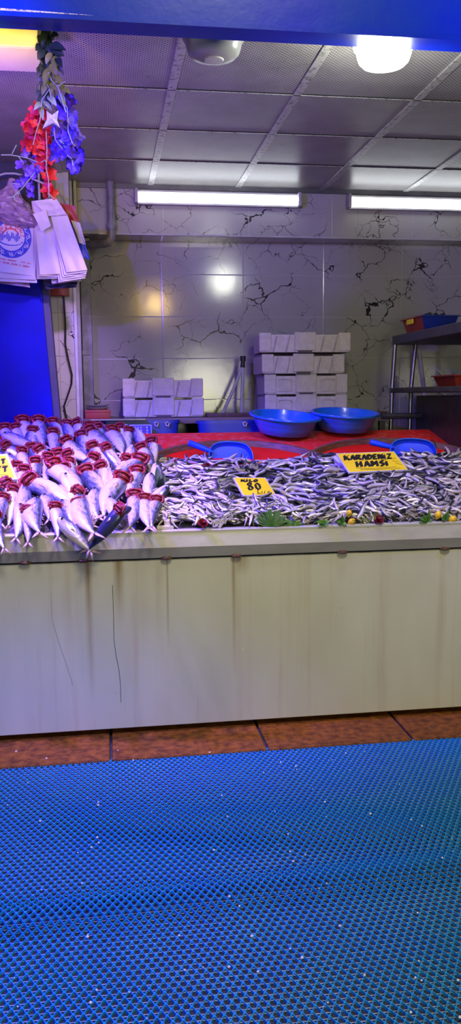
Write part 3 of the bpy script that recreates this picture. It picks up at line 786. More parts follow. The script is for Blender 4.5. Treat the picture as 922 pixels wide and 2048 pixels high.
FISH = [  # head px, tail px, kind: g gills, n no gills, d dark back
 (45,851,74,893,'g'),(17,874,80,899,'n'),(77,850,88,892,'g'),(103,851,121,886,'g'),(104,870,107,899,'g'),(132,854,142,888,'g'),
 (156,851,168,878,'g'),(163,875,174,905,'g'),(136,888,188,924,'g'),(10,898,52,910,'g'),(42,909,62,942,'g'),(62,901,84,925,'g'),(80,904,116,922,'g'),
 (95,920,88,952,'g'),(73,929,76,957,'g'),(34,939,36,968,'g'),(48,946,40,976,'g'),(62,972,150,1021,'g'),(107,940,180,1003,'g'),
 (136,930,146,972,'g'),(126,941,132,968,'g'),(172,951,216,1004,'g'),(138,914,160,935,'g'),(11,972,36,985,'g'),(116,912,130,930,'g'),
 (8,861,22,890,'g'),(31,861,40,890,'g'),(65,867,70,890,'g'),(178,857,172,885,'g'),(181,869,232,908,'g'),(197,860,211,882,'g'),(221,868,246,908,'g'),
 (241,860,250,885,'g'),(258,868,262,899,'g'),(274,868,297,898,'n'),(304,889,302,921,'g'),(283,901,299,931,'g'),(183,898,205,916,'g'),
 (210,901,236,914,'g'),(187,921,168,942,'g'),(250,923,245,942,'g'),(205,938,220,962,'g'),(282,929,214,978,'g'),(278,951,262,1004,'g'),
 (243,969,203,1040,'g'),(7,1003,2,1048,'g'),(48,985,36,1028,'n'),(37,1020,32,1078,'n'),(51,1026,56,1087,'g'),(72,1010,79,1066,'n'),
 (108,1020,116,1076,'g'),(154,988,120,1004,'g'),(120,985,112,1012,'n'),(160,1006,188,1068,'n'),(126,1046,157,1077,'n'),(-10,1036,5,1086,'g'),
 (191,989,197,1037,'n'),(243,1022,176,1100,'d'),(268,999,260,1056,'g'),(288,1006,298,1056,'g'),(315,1008,304,1054,'g'),(326,985,288,1003,'n'),
 (153,1012,176,1040,'g'),(262,903,246,925,'n'),(300,960,296,990,'n'),(20,920,52,934,'n'),(130,960,150,985,'n'),
 (90,978,112,996,'n'),(228,950,250,972,'n'),(312,940,300,968,'n'),(22,985,18,1020,'g'),(90,1000,98,1040,'n'),(130,1010,142,1046,'n'),(218,1005,228,1040,'n'),
 (-14,905,10,925,'g'),(-22,880,12,893,'g'),(-30,960,-4,990,'g'),(-16,1002,-22,1046,'g'),(-34,1026,-30,1076,'g'),
]
ORD = 'first second third fourth fifth sixth seventh eighth ninth tenth eleventh twelfth thirteenth fourteenth fifteenth sixteenth seventeenth eighteenth nineteenth twentieth'.split()
bands = [(0, 882, 'in back row'), (882, 918, 'in second row from back'), (918, 956, 'in middle row'), (956, 998, 'in second row from front'), (998, 2000, 'in front row at the lip')]
SPECIAL = {(243, 1022): 'large dark-backed bonito slanting left with its tail hanging lowest over the lip', (51, 1026): 'bonito with flat bright red gill disc standing at the front lip',
           (282, 929): 'long bonito slanting down to the left from the green leaf', (62, 972): 'long bonito with open red gills stretching right across the front rows', (107, 940): 'long slim bonito slanting right in the middle of the pile',
           (72, 1010): 'narrow pale bonito showing no gills between two red-gilled ones at the lip', (191, 989): 'bonito with eye and closed mouth pointing straight up near the front'}
cnt = {}
order = sorted(range(len(FISH)), key=lambda i: FISH[i][0])
labels = {}
for i in order:
    hx_, hy_ = FISH[i][:2]
    if (hx_, hy_) in SPECIAL: labels[i] = SPECIAL[(hx_, hy_)]; continue
    if hx_ < 0 and FISH[i][2] < 0: labels[i] = 'silver bonito cut by the picture edge, ' + ('upper' if hy_ < 990 else 'middle' if hy_ < 1010 else 'lower') + ' of three'; continue
    k = [j for j, bd in enumerate(bands) if bd[0] <= hy_ < bd[1]][0]; c = cnt.get((k, FISH[i][4]), 0); cnt[(k, FISH[i][4])] = c+1
    labels[i] = ('bonito with fanned red gills, ' if FISH[i][4] == 'g' else 'bonito showing no gills, ') + ORD[c] + ' such from left ' + bands[k][2]
for i, (hx_, hy_, tx_, ty_, kd) in enumerate(FISH):
    H_ = on_pile(hx_, hy_, .052); T_ = on_pile(tx_, ty_, .03)
    if hy_ > 1000 and ty_ > 1040: H_ = on_pile(hx_, hy_, .05); T_ = on_pile(tx_, ty_, .038)
    if kd == 'd': H_ = on_pile(hx_, hy_, .11); T_ = at_y(tx_, ty_, 3.845)
    d = T_-H_; L = .285
    if d.length < .8*L:
        dd = d.normalized()*max(d.length, .05)+V((0, -.03, -.05)) if hy_ < 1000 else d.copy()
        dd.normalize(); T_ = H_+dd*(L*.9 if hy_ < 1000 else d.length)
    s = min(1.3, max(.66, (T_-H_).length/.285))
    yv = (H_-T_).normalized(); view = (EYE-H_).normalized(); up_ = (V((0, 0, 1))*.6+view*.7+V((rnd(-.35, .35), 0, 0))).normalized()
    zv = (up_-yv*up_.dot(yv)).normalized(); xv = yv.cross(zv)
    Mx = Matrix((xv, yv, zv)).transposed().to_4x4(); Mx.translation = H_-yv*.28*s
    sw = max(s, .84); Mx = Mx @ Matrix.Diagonal((sw*rnd(.92, 1.04), s, sw, 1))
    key = (random.choice((1, 1, -1)) if hx_ > 20 else 1, random.choice((-.6, 0, .5)), kd == 'g' or kd == 'd', kd == 'd')
    pr = bonito(key)
    if not pr[1]:
        o = pr[0]; pr[1] = True; o.matrix_basis = Mx; tag(o, labels[i], 'fish', 'bonito in the left pile')
    else: o = copy_thing(pr[0], Mx, labels[i], 'bonito in the left pile')
    o.name = 'bonito'
# dark sheet added to put shade into the gaps between the bonito
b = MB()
def gap_base(u, v):
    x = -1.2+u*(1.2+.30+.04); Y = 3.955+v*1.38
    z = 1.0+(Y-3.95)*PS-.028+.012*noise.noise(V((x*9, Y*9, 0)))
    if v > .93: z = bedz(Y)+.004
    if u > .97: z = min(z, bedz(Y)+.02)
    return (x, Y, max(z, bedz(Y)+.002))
b.grid(gap_base, 60, 40); tag(b.build('gap_shade_sheet', M_gapshade), 'added dark sheet for shade under the heaped bonito', 'sheet')
# divider strip and leaf between the two piles
b = MB(); pa = on_bed(336, 1058, .02); pb = on_bed(322, 1015, .05)
a2 = [V((pa.x-.012, 3.975, .99)), V((pa.x+.018, 3.975, .99)), V((pa.x+.018, 3.975, 1.02)), V((pa.x-.012, 3.975, 1.02))]
MBd = MB().loft([a2, [p+V((-.01, .16, .075)) for p in a2]])
MBd.box((pa.x-.05, 3.955, .985), (pa.x+.03, 3.99, 1.0), 0, .003)
tag(MBd.build('foam_strip', M_foam, smooth=False), 'white foam strip at the lip between bonito and anchovies', 'foam strip')

def leaf_mb(b, base, tip, wid, nrm, mi=0, curl=.15, seg=6):
    base, tip = V(base), V(tip); ax = tip-base; L = ax.length; ax.normalize(); nrm = V(nrm); sd = ax.cross(nrm).normalized(); nn = sd.cross(ax)
    vs = []; 
    for i in range(seg+1):
        t = i/seg; w = wid*math.sin(math.pi*min(1, t*.92+.06))**.8*(1-.25*t); c = base+ax*L*t+nn*(curl*L*math.sin(t*math.pi)*.5)
        vs += [c-sd*w+nn*w*.3, c, c+sd*w+nn*w*.3]
    fs = []
    for i in range(seg):
        for j in range(2): fs.append([i*3+j, i*3+j+1, (i+1)*3+j+1, (i+1)*3+j])
    o = len(b.v); b.add(vs, fs, mi)
    b.add([v-nn*.0012 for v in vs], [f[::-1] for f in fs], mi)
lf = root('lettuce_leaf', 'dark green leaf tucked between the bonito and anchovies', 'leaf', on_bed(318, 960, .09))
c0_ = on_bed(318, 975, .07)
for k, (dx, dy, dz) in enumerate(((-.005, .06, .1), (.03, .05, .07), (.02, -.02, .05), (-.02, .0, .03))):
    bb = MB(); leaf_mb(bb, c0_, c0_+V((dx, dy, dz)), .022, (.2, -1, .3)); bb.build('blade', M_leafg if k == 9 else M_leafd, lf)

# ------------------------------------------------------------------ anchovies
def pile_h(x, Y):
    """thickness of the anchovy heap above the board"""
    f = min(1, max(0, (Y-3.96)/.16)); h = .012+.058*f**.7
    yb = BACKY(x); e = min(1, max(0, (yb-Y)/.12)); h *= .35+.65*e
    return h+.012*noise.noise(V((x*4.5, Y*4.5, 3)))
def BACKY(x):
    q = 4.86+.02*math.sin(x*9)+.16*min(1, max(0, (x-1.0)/.2))
    return q
def on_heap(px_, py_, extra=0):
    d = ray(px_, py_); p = on_bed(px_, py_, .06)
    for _ in range(6):
        h = pile_h(p.x, p.y)+extra; p = on_bed(px_, py_, h)
    return p
def anch_mesh(bend, wig):
    B = MB(); n = 8; L = .115
    prof = [(0, .0016), (.06, .0040), (.2, .0076), (.4, .0108), (.6, .0119), (.78, .0113), (.88, .0096), (.95, .0070), (1, .0026)]
    rings = []; tones = []
    for t, d in prof:
        c = V((bend*L*(t-.5)**2*1.6+wig*.006*math.sin(t*6.3), (t-.5)*L, .003*math.sin(t*5+wig)))
        ring = []
        for k in range(n):
            a = k*2*math.pi/n
            ring.append(c+V((d*math.cos(a), 0, d*.72*math.sin(a)))); tones.append(.40+.54*math.cos(a)+(.0 if t < .9 else .08))
        rings.append(ring)
    B.loft(rings, 0, tones=tones)
    c = rings[0][0]; c = sum(rings[0], V())/n
    for s in (-1, 1):
        q = [c+V((0, .003, 0)), c+V((s*.006, -.010, .0006)), c+V((s*.002, -.005, .0006))]
        o = len(B.v); B.add(q+[p-V((0, 0, .0012)) for p in q], [[0, 1, 2], [5, 4, 3], [0, 3, 4, 1], [1, 4, 5, 2]], 0, [.5]*6)
    return B
AMS = [anch_mesh(bn, wg) for bn, wg in ((0, .5), (.35, 1), (-.35, -1), (.8, .3), (-.8, 0), (.15, -1.6))]
AME = [a.build('anchovy', M_anch, ang=180) for a in AMS]
def anch_matrix(p, spread=1.0):
    th = 1.15*noise.noise(V((p.x*3.1, p.y*4.2, 7)))*1.6+rnd(-.5, .5)*spread+(math.pi if random.random() < .5 else 0)
    if random.random() < .22: th += rnd(-1.4, 1.4)
    e = .03
    def S(x, y): return V((x, y, bedz(y)+pile_h(x, y)))
    nn = (S(p.x+e, p.y)-S(p.x-e, p.y)).cross(S(p.x, p.y+e)-S(p.x, p.y-e)).normalized()
    yv = V((math.cos(th), math.sin(th), 0)); yv = (yv-nn*yv.dot(nn)).normalized()
    # lean a fish that points up the heap
    yv = (yv+nn*rnd(-.10, .14)*(1+1.2*abs(yv.y))).normalized()
    zv = (nn-yv*nn.dot(yv)).normalized(); xv = yv.cross(zv)
    rl = rnd(-.9, .9) if random.random() < .8 else rnd(-2.2, 2.2)
    zv2 = zv*math.cos(rl)+xv*math.sin(rl); xv2 = yv.cross(zv2)
    s = rnd(.95, 1.25); Mx = Matrix((xv2*s, yv*s, zv2*s)).transposed().to_4x4(); Mx.translation = p
    return Mx
def zone(px_, py_):
    if py_ > 1022:
        if px_ < 430: return 'small anchovy at the counter lip between the white foam strip and dried twigs'
        if px_ < 620: return 'small anchovy at the counter lip around the green fern sprig'
        if px_ < 780: return 'small anchovy at the counter lip around the spotted yellow fruit and red flower'
        return 'small anchovy at the counter lip around the two lemons'
    if px_ < 380: return 'purple-lit anchovy in the heap right beside the bonito pile' + (', upper part' if py_ < 965 else ', lower part')
    if px_ < 462: return 'anchovy heaped just left of the yellow 80 sign' + (', towards the blue scoop' if py_ < 950 else ', lower down the heap')
    if px_ < 556: return 'anchovy heaped behind the yellow 80 sign' if py_ < 972 else 'anchovy heaped just below the yellow 80 sign'
    if px_ < 672: return 'anchovy between the two yellow signs' + (', in the upper half of the heap' if py_ < 960 else ', in the lower half of the heap')
    if px_ < 822: return 'anchovy heaped behind the two-line yellow sign' if py_ < 925 else 'anchovy heaped just below the two-line yellow sign'
    return 'anchovy heaped right of the two-line yellow sign' + (', near the blue scoop' if py_ < 955 else ', lower down the heap')
# buried layer: one mass
BS = MB()
def stuff_add(p):
    src = random.choice(AMS); Mx = anch_matrix(p, 1.1); o = len(BS.v)
    BS.v += [Mx @ q for q in src.v]; BS.f += [[o+i for i in f] for f in src.f]; BS.m += [0]*len(src.f)
    for i, tt in src.t.items(): BS.t[o+i] = tt
def leftlim(py_): return 318+(0 if py_ > 960 else (960-py_)*.05)
def under_sign(x, y):
    for x0_, y0_, x1_, y1_, x2_ in ((466, 952, 488, 992, 64), (672, 902, 699, 946, 117)):
        if y0_ < y < y1_:
            a = x0_+(x1_-x0_)*(y-y0_)/(y1_-y0_)
            if a-8 < x < a+x2_+8: return True
    return False
def backlim(px_): return 917-12*min(1, max(0, (px_-620)/40))
for k in range(1000):
    py_ = rnd(905, 1046); px_ = rnd(leftlim(py_)-6, 985)
    while py_ < backlim(px_): py_ = rnd(905, 1046)
    if under_sign(px_, py_): continue
    q_ = on_heap(px_, py_, rnd(-.016, -.002)); q_.y = max(q_.y, 3.99); stuff_add(q_)
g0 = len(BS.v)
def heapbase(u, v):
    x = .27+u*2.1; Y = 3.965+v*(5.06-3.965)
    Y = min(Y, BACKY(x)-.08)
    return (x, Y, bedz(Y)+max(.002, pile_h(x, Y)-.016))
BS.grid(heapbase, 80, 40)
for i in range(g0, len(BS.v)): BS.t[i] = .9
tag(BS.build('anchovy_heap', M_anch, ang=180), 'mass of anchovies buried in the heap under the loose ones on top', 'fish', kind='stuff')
used = set(); pts_ = []
tries = 0
while len(pts_) < 300 and tries < 20000:
    tries += 1
    py_ = rnd(905, 1043); px_ = rnd(leftlim(py_), 940)
    if py_ < backlim(px_)+2 or under_sign(px_, py_): continue
    md = 10.5
    if any((px_-a)**2/4+(py_-c)**2 < (md*.42)**2 for a, c in pts_): continue
    pts_.append((px_, py_))
for k, (px_, py_) in enumerate(pts_):
    i = random.randrange(len(AME)); p = on_heap(px_, py_, rnd(.0, .012)); p.y = max(p.y, 3.985); p.z = max(p.z, bedz(p.y)+.012); Mx = anch_matrix(p)
    if i not in used: o = AME[i]; used.add(i)
    else: o = AME[i].copy(); COL.objects.link(o)
    o.matrix_basis = Mx; z = zone(px_, py_); tag(o, z, 'fish', z.replace('anchovy', 'anchovies', 1))

# ------------------------------------------------------------------ signs
GL = {
 'K': (.8, [[(0, 0), (0, 1)], [(.75, 1), (.05, .45)], [(.2, .6), (.8, 0)]]), 'A': (.8, [[(0, 0), (.4, 1), (.75, 0)], [(.15, .35), (.62, .35)]]),
 'R': (.78, [[(0, 0), (0, 1)], [(0, .97), (.55, .93), (.66, .74), (.5, .53), (.02, .5)], [(.25, .5), (.75, 0)]]),
 'D': (.8, [[(0, 0), (0, 1)], [(0, .98), (.5, .88), (.7, .5), (.48, .1), (0, .03)]]), 'E': (.65, [[(.6, .98), (.02, .98)], [(0, 0), (0, 1)], [(0, .03), (.6, .03)], [(.02, .52), (.48, .52)]]),
 'F': (.65, [[(.62, .98), (.02, .98)], [(0, 0), (0, 1)], [(.02, .5), (.48, .5)]]),
 'N': (.8, [[(0, 0), (0, 1)], [(0, 1), (.65, 0)], [(.65, 0), (.65, 1)]]), 'İ': (.28, [[(0, 0), (0, .82)], [(-.02, 1.12), (.1, 1.2)]]), 'I': (.28, [[(0, 0), (0, 1)]]),
 'Z': (.75, [[(0, .97), (.68, .97)], [(.68, .97), (0, .03)], [(0, .03), (.72, .03)]]), 'H': (.8, [[(0, 0), (0, 1)], [(.62, 0), (.62, 1)], [(0, .5), (.62, .5)]]),
 'M': (.95, [[(0, 0), (.05, 1)], [(.05, 1), (.4, .3)], [(.4, .3), (.75, 1)], [(.75, 1), (.8, 0)]]), 'S': (.65, [[(.58, .9), (.3, 1), (.05, .82), (.12, .6), (.45, .45), (.55, .22), (.3, 0), (.02, .1)]]),
 'L': (.6, [[(0, 1), (0, 0)], [(0, .03), (.52, .03)]]), 'O': (.8, [[(.35, 1), (.05, .75), (.02, .3), (.3, 0), (.6, .2), (.66, .7), (.35, 1)]]), 'U': (.8, [[(0, 1), (.02, .3), (.3, 0), (.58, .25), (.62, 1)]]),
 'Ğ': (.8, [[(.6, .85), (.3, 1), (.03, .6), (.1, .15), (.4, 0), (.62, .2), (.62, .5), (.35, .5)], [(.15, 1.2), (.3, 1.12), (.48, 1.2)]]),
 'T': (.72, [[(-.05, .97), (.65, .97)], [(.3, 1), (.3, 0)]]), 'P': (.7, [[(0, 0), (0, 1)], [(0, .97), (.5, .93), (.6, .72), (.48, .5), (.02, .46)]]), 'Ç': (.75, [[(.6, .85), (.3, 1), (.03, .6), (.1, .15), (.35, 0), (.62, .15)], [(.3, -.05), (.36, -.2)]]),
 '8': (.75, [[(.34, .55), (.1, .75), (.2, .98), (.45, 1), (.6, .8), (.34, .55), (.05, .3), (.1, .05), (.4, 0), (.62, .2), (.55, .42), (.34, .55)]]), '0': (.75, [[(.35, 1), (.08, .75), (.06, .3), (.3, 0), (.58, .22), (.62, .7), (.35, 1)]]),
 'i': (.25, [[(0, 0), (0, .55)], [(0, .8), (.06, .86)]]), 'r': (.4, [[(0, 0), (.02, .55)], [(.02, .4), (.3, .58)]]), 'a': (.5, [[(.38, .5), (.1, .5), (.02, .2), (.15, 0), (.38, .2)], [(.38, .55), (.38, 0)]]), ' ': (.5, [])}
def text_strokes(txt, x, y, h, asp=1.0, sp_=.28, slant=.25):
    out = []
    for ch in txt:
        w, st = GL[ch]
        for s in st: out.append([(x+(a*asp+c*slant)*h, y+c*h) for a, c in s])
        x += (w*asp+sp_)*h
    return out, x
def text_w(txt, h, asp, sp_): return sum((GL[c][0]*asp+sp_)*h for c in txt)
def ink(b, strokes, fn, wid, ang=35, mi=0):
    nx_, ny_ = wid*math.cos(R(ang))/2, wid*math.sin(R(ang))/2
    for s in strokes:
        for (x0_, y0_), (x1_, y1_) in zip(s, s[1:]):
            dx, dy = x1_-x0_, y1_-y0_; l = math.hypot(dx, dy) or 1
            ex, ey = dx/l*wid*.12, dy/l*wid*.12
            px_, py_ = -dy/l*wid*.17, dx/l*wid*.17
            ax_, ay_ = (nx_, ny_)
            if (dx*ay_-dy*ax_) < 0: ax_, ay_ = -ax_, -ay_
            ax_ += px_; ay_ += py_
            q = [fn(x0_-ex-ax_, y0_-ey-ay_), fn(x1_+ex-ax_, y1_+ey-ay_), fn(x1_+ex+ax_, y1_+ey+ay_), fn(x0_-ex+ax_, y0_-ey+ay_)]
            b.add(q, [[0, 1, 2, 3]], mi)
def sign(name, label, BL, BR, TL, surf, card, lines, board, extra=None, height=None, th=.008, border=.006):
    # card size ratio and its picture corners fix how it is turned and tilted on the heap
    bl = surf(*BL); D = (bl-EYE).length
    e1 = ray(*BR).normalized(); e2 = ray(*TL).normalized(); q1 = D/((bl-EYE).normalized().dot(e1)); best = None
    for ia in range(-60, 61):
        pr_ = EYE+e1*q1*(1+ia*.0016); u = pr_-bl
        for ib in range(-10, 90):
            v = EYE+e2*D*(1+ib*.0012)-bl
            if v.z < 0 or v.y < 0: continue
            sc_ = abs(u.normalized().dot(v.normalized()))*2+abs(v.length/u.length-height)*1.5+abs(ia)*.0012
            if best is None or sc_ < best[0]: best = (sc_, u.copy(), v.copy())
    u, v = best[1], best[2]; w, h = u.length, v.length; u.normalize(); v = (v-u*v.dot(u)).normalized()
    n = u.cross(v)
    if n.dot(EYE-bl) < 0: n = -n
    r = root(name, label, 'sign', bl)
    bo = bl+n*.0
    def fr(a, c, z): return bo+u*a+v*c+n*z
    def slab_(a0, a1, c0, c1, z0, z1, m, nm):
        b = MB(); P = [fr(a, c, z) for z in (z0, z1) for a, c in ((a0, c0), (a1, c0), (a1, c1), (a0, c1))]
        b.add(P, [[3, 2, 1, 0], [4, 5, 6, 7], [0, 1, 5, 4], [1, 2, 6, 5], [2, 3, 7, 6], [3, 0, 4, 7]]); b.build(nm, m, r, smooth=False)
    slab_(-border, w+border, -border, h+border, -th, 0, board, 'backing_board')
    slab_(0, w, 0, h, 0, .0015, card, 'card')
    b = MB()
    for txt, fx, fy, fh, asp, sp_, sl, wd in lines:
        kx = asp*w/(fh*h*(sum(GL[c][0]+.3 for c in txt)+sl*.5)); st, _ = text_strokes(txt, 0, 0, fh*h, kx, .3*kx, sl)
        ink(b, st, lambda x, y: fr(fx*w+x, fy*h+y, .0021), wd*h)
    for s, wd in (extra or []): ink(b, [[(a*w, c*h) for a, c in s]], lambda x, y: fr(x, y, .0021), wd*h)
    b.build('lettering', M_ink, r, smooth=False)
    return bl, u, v, n, w, h
heap_s = lambda x, y: on_heap(x, y, .027)
sign('price_sign', 'yellow handwritten price sign reading 80 in the middle of the anchovies', (488, 990), (550, 990), (468, 956), heap_s, M_yellow,
     [('KİLO', .16, .76, .14, .60, .35, .3, .085), ('80', .24, .29, .40, .52, .15, .15, .09), ('Lira', .47, .09, .20, .46, .3, .4, .035)], M_white, [([(.42, .05), (.92, .05)], .02)], height=.82)
sign('name_sign', 'wide yellow sign reading KARADENİZ HAMSİ at the back of the anchovies', (699, 944), (814, 939), (674, 908), heap_s, M_yellow,
     [('KARADENİZ', .06, .63, .25, .86, .32, .3, .095), ('HAMSİ', .19, .24, .28, .60, .42, .25, .10)], M_white,
     [([(.33, .58), (.45, .6), (.6, .66)], .022), ([(.15, .18), (.4, .12), (.85, .16)], .02), ([(.2, .09), (.5, .06), (.9, .08)], .02), ([(.62, .56), (.8, .6), (.95, .62)], .022), ([(.86, .5), (.95, .4)], .015), ([(.88, .35), (.97, .25)], .015)], height=.5)
pile_s = lambda x, y: on_pile(x, y, .10)
sign('name_sign', 'bright yellow sign cut off at the left edge among bonito', (-58, 962), (29, 955), (-75, 917), pile_s, M_yellowl,
     [('PALAMUT', .0, .64, .2, .98, .3, .3, .10), ('ÇİFT', .36, .28, .22, .62, .3, .3, .10)], M_white, [([(.55, .58), (.95, .56)], .02), ([(.5, .52), (.9, .5)], .02), ([(.5, .18), (.85, .15)], .02)], th=.02, border=.012, height=.62)
# white board leaning behind the wide sign
pw = on_heap(690, 944, .012)
b = MB(); A = [on_heap(664, 913, .015), on_heap(697, 944, .010), on_heap(712, 940, .012), on_heap(690, 905, .03)]
b.add(A+[p-V((0, 0, .012)) for p in A], [[0, 1, 2, 3], [7, 6, 5, 4]]+[[i, i+4, (i+1) % 4+4, (i+1) % 4] for i in range(4)])
tag(b.build('foam_sheet', M_foam, smooth=False), 'piece of white foam sheet showing behind the two-line yellow sign', 'foam sheet')

# ------------------------------------------------------------------ scoops
def scoop(hx0, hy0, hx1, hy1, bx0, by0, bx1, by1, label):
    # blade lies open towards the viewer, sunk in the heap; handle cylinder up-left
    A = on_heap(bx0, by1-8, -.005); B_ = on_heap(bx1, by1-4, -.005)
    u = (B_-A); W = u.length; u.normalize(); 
    top = at_y((bx0+bx1)/2, by0, (A.y+B_.y)/2+.05); v = top-(A+B_)/2; H_ = v.length*1.15; v = (v-u*v.dot(u)).normalized(); n = u.cross(v)
    if n.dot(EYE-A) < 0: n = -n
    r = root('scoop', label, 'scoop', A, 'blue fish scoops')
    out = []
    N = 22
    for k in range(N+1):  # outline of the half oval: flat below, round above, blunter at the right lip
        t = k/N; a = math.pi*(1-t); ex = .62
        x = .5+.5*math.copysign(abs(math.cos(a))**.8, math.cos(a)); y = math.sin(a)**ex
        if t > .75: y *= 1-.35*(t-.75)/.25
        out.append((x*W, y*H_))
    c = (W*.5, 0)
    def P(x, y, z): return A+u*x+v*y+n*z
    rings = []
    for q, dep in ((1.0, .0), (.985, -.012), (.90, -.03), (.6, -.038), (.0, -.04)):
        rings.append([P(c[0]+(x-c[0])*q, y*q-.03*(1-q), dep) for x, y in out])
    b = MB(); b.loft(rings, 0, cap=False, closed=False)
    b.loft([[p-n*.004 for p in rr] for rr in rings], 0, cap=False, closed=False)
    b.build('blade', M_scoop, r)
    MB().tube([p+n*.0 for p in rings[0]], .0035, 6).build('rolled_edge', M_basin, r)
    p1 = P(W*.03, H_*.42, -.012); d = p1-EYE
    sc = (A.y+.02)/1.0
    p0 = at_y(hx0, hy0, p1.y+.03)
    ax = (p0-p1).normalized()
    MB().tube([p1-ax*.015, p1+ax*.01, p1+(p0-p1)*.3, p0-ax*.012, p0-ax*.002, p0], [.010, .014, .017, .019, .018, .012], 14).build('handle', M_scoop, r)
    return r
scoop(377, 885, 425, 910, 418, 888, 506, 922, 'bright blue plastic scoop stuck in the heap left of both basins')
scoop(740, 884, 783, 898, 781, 881, 873, 912, 'paler blue plastic scoop stuck in the heap behind the two-line sign')
pw = on_heap(868, 900, .01)
b = MB().tube([at_y(862, 880, pw.y), at_y(869, 884, pw.y), at_y(872, 895, pw.y), at_y(871, 908, pw.y)], .003, 6)
tag(b.build('wire', M_black), 'short black wire bent round the tip of the paler scoop', 'wire')

# ------------------------------------------------------------------ decorations along the lip
def lip_pt(px_, py_, Y=3.932): return at_y(px_, py_, Y)
def blossom(b, c, n, rad, petals=5, mi=0, cup=.5):
    n = V(n).normalized(); a = n.orthogonal().normalized(); bb = n.cross(a); st = rnd(0, 6)
    for k in range(petals):
        t = st+k*2*math.pi/petals; d = a*math.cos(t)+bb*math.sin(t); s = n.cross(d)
        w = rad*.62
        pts = [c, c+d*rad*.5-s*w*.8+n*rad*cup*.35, c+d*rad*.6+n*rad*cup*.15, c+d*rad*.5+s*w*.8+n*rad*cup*.35, c+d*rad-s*w*.5+n*rad*cup*rnd(.3, .9), c+d*rad*1.08+n*rad*cup*rnd(.2, .7), c+d*rad+s*w*.5+n*rad*cup*rnd(.3, .9)]
        b.add(pts, [[0, 2, 1], [0, 3, 2], [1, 2, 5, 4], [2, 3, 6, 5]], mi)
        b.add([p-n*.0015 for p in pts], [[0, 1, 2], [0, 2, 3], [1, 4, 5, 2], [2, 5, 6, 3]], mi)
def carnation(px_, py_, label):
    c = lip_pt(px_, py_, 3.935); b = MB()
    for L_ in range(3): blossom(b, c+V((0, .0, .004*L_)), (rnd(-.2, .2), -.6, .8), .024-.005*L_, 7, 0, .6+.4*L_)
    r = root('carnation', label, 'flower', c); b.build('petals', M_darkred, r)
    MB().tube([c, c+V((.01, .03, -.012)), c+V((.02, .06, -.02))], .002, 6).build('stem', M_lgreen, r)
carnation(406, 1048, 'dark red carnation at the counter lip beside the dried twigs'); carnation(757, 1041, 'dark red carnation at the counter lip beside spotted yellow fruit')
# dried twigs
r = root('dried_twig', 'pale dried flower twigs lying on lip left of the fern', 'twig', lip_pt(445, 1052))
for k in range(9):
    c = lip_pt(425+rnd(0, 18), 1054); e = lip_pt(424+k*6+rnd(-3, 3), 1024+rnd(0, 18), 3.945); b = MB(); b.tube([c, (c+e)/2+V((rnd(-.006, .006), 0, .004)), e], [.0022, .0018, .001], 5)
    for q in range(4):
        p = c+(e-c)*(.35+.2*q); leaf_mb(b, p, p+V((rnd(-.02, .02), -.003, rnd(.004, .018))), .0035, (0, -1, .2))
    b.build('sprig', M_twig, r)
# fern
def fern(pxb, pyb, spread, hgt, nn_, label, m):
    base = lip_pt(pxb, pyb); r = root('fern_sprig', label, 'fern', base)
    for k in range(nn_):
        t = k/(nn_-1)*2-1
        e = base+V((t*spread+rnd(-.004, .004), rnd(.0, .03), hgt*(1-.62*abs(t)**1.5)+rnd(-.006, .006)))
        b = MB(); mid = (base+e)/2+V((0, -.008, .008)); pts = [base, mid, e]; b.tube(pts, [.0016, .0013, .0006], 5)
        for q in range(15):
            f = .12+.06*q; p = base*(1-f)**2+mid*2*f*(1-f)+e*f*f; dr = (e-base).normalized()
            for s in (-1, 1):
                sd = dr.cross(V((0, -1, .3))).normalized()*s
                leaf_mb(b, p, p+(sd*.55+dr*.8).normalized()*.017*(1.1-.5*f), .0018, (0, -1, .3), seg=3)
        b.build('frond', m, r)
fern(543, 1056, .085, .085, 13, 'dark green fern sprig standing at the counter lip', M_fern)
fern(586, 1055, .045, .03, 6, 'small yellow-green sprig lying right of the fern', M_lgreen)
def fruit(px_, py_, rx, rz, label, m=M_lemon, spots=False):
    c = lip_pt(px_, py_, 3.94); n = 16; r = root('yellow_fruit', label, 'fruit', c)
    prof = [(.0, -1.12), (.18, -1.05), (.45, -.85), (.8, -.5), (1, 0), (.85, .45), (.5, .85), (.2, 1.04), (0, 1.1)]
    Mx = Matrix.Translation(c) @ Matrix.Rotation(rz, 4, 'Y')
    MB().lathe([(a*rx*.85, z*rx) for a, z in prof], n, M=Mx).build('body', m, r)
    if spots:
        b = MB()
        for k in range(5):
            d = V((rnd(-.7, .7), -.75, rnd(-.6, .6))).normalized(); q = c+V((d.x*rx*.85, d.y*rx*.86, d.z*rx*.95)); b.lathe([(0, .001), (.002, .0006), (.003, -.002)], 8, M=Matrix.Translation(q) @ d.to_track_quat('Z', 'Y').to_matrix().to_4x4())
        b.build('spots', M_brown, r)
    MB().tube([c+V((0, 0, 0)), c+V((-.015, .02, -.01))], .0025, 6).build('stalk', M_lgreen, r)
fruit(698, 1027, .018, R(12), 'spotted yellow fruit on the lip, upper of the touching pair', spots=True); fruit(703, 1043, .019, R(60), 'spotted yellow fruit on the lip, lower of the touching pair', spots=True)
fruit(876, 1030, .021, R(20), 'yellow lemon at the lip nearer the green leaves'); fruit(905, 1038, .021, R(75), 'yellow lemon at the lip closest to the photo edge')
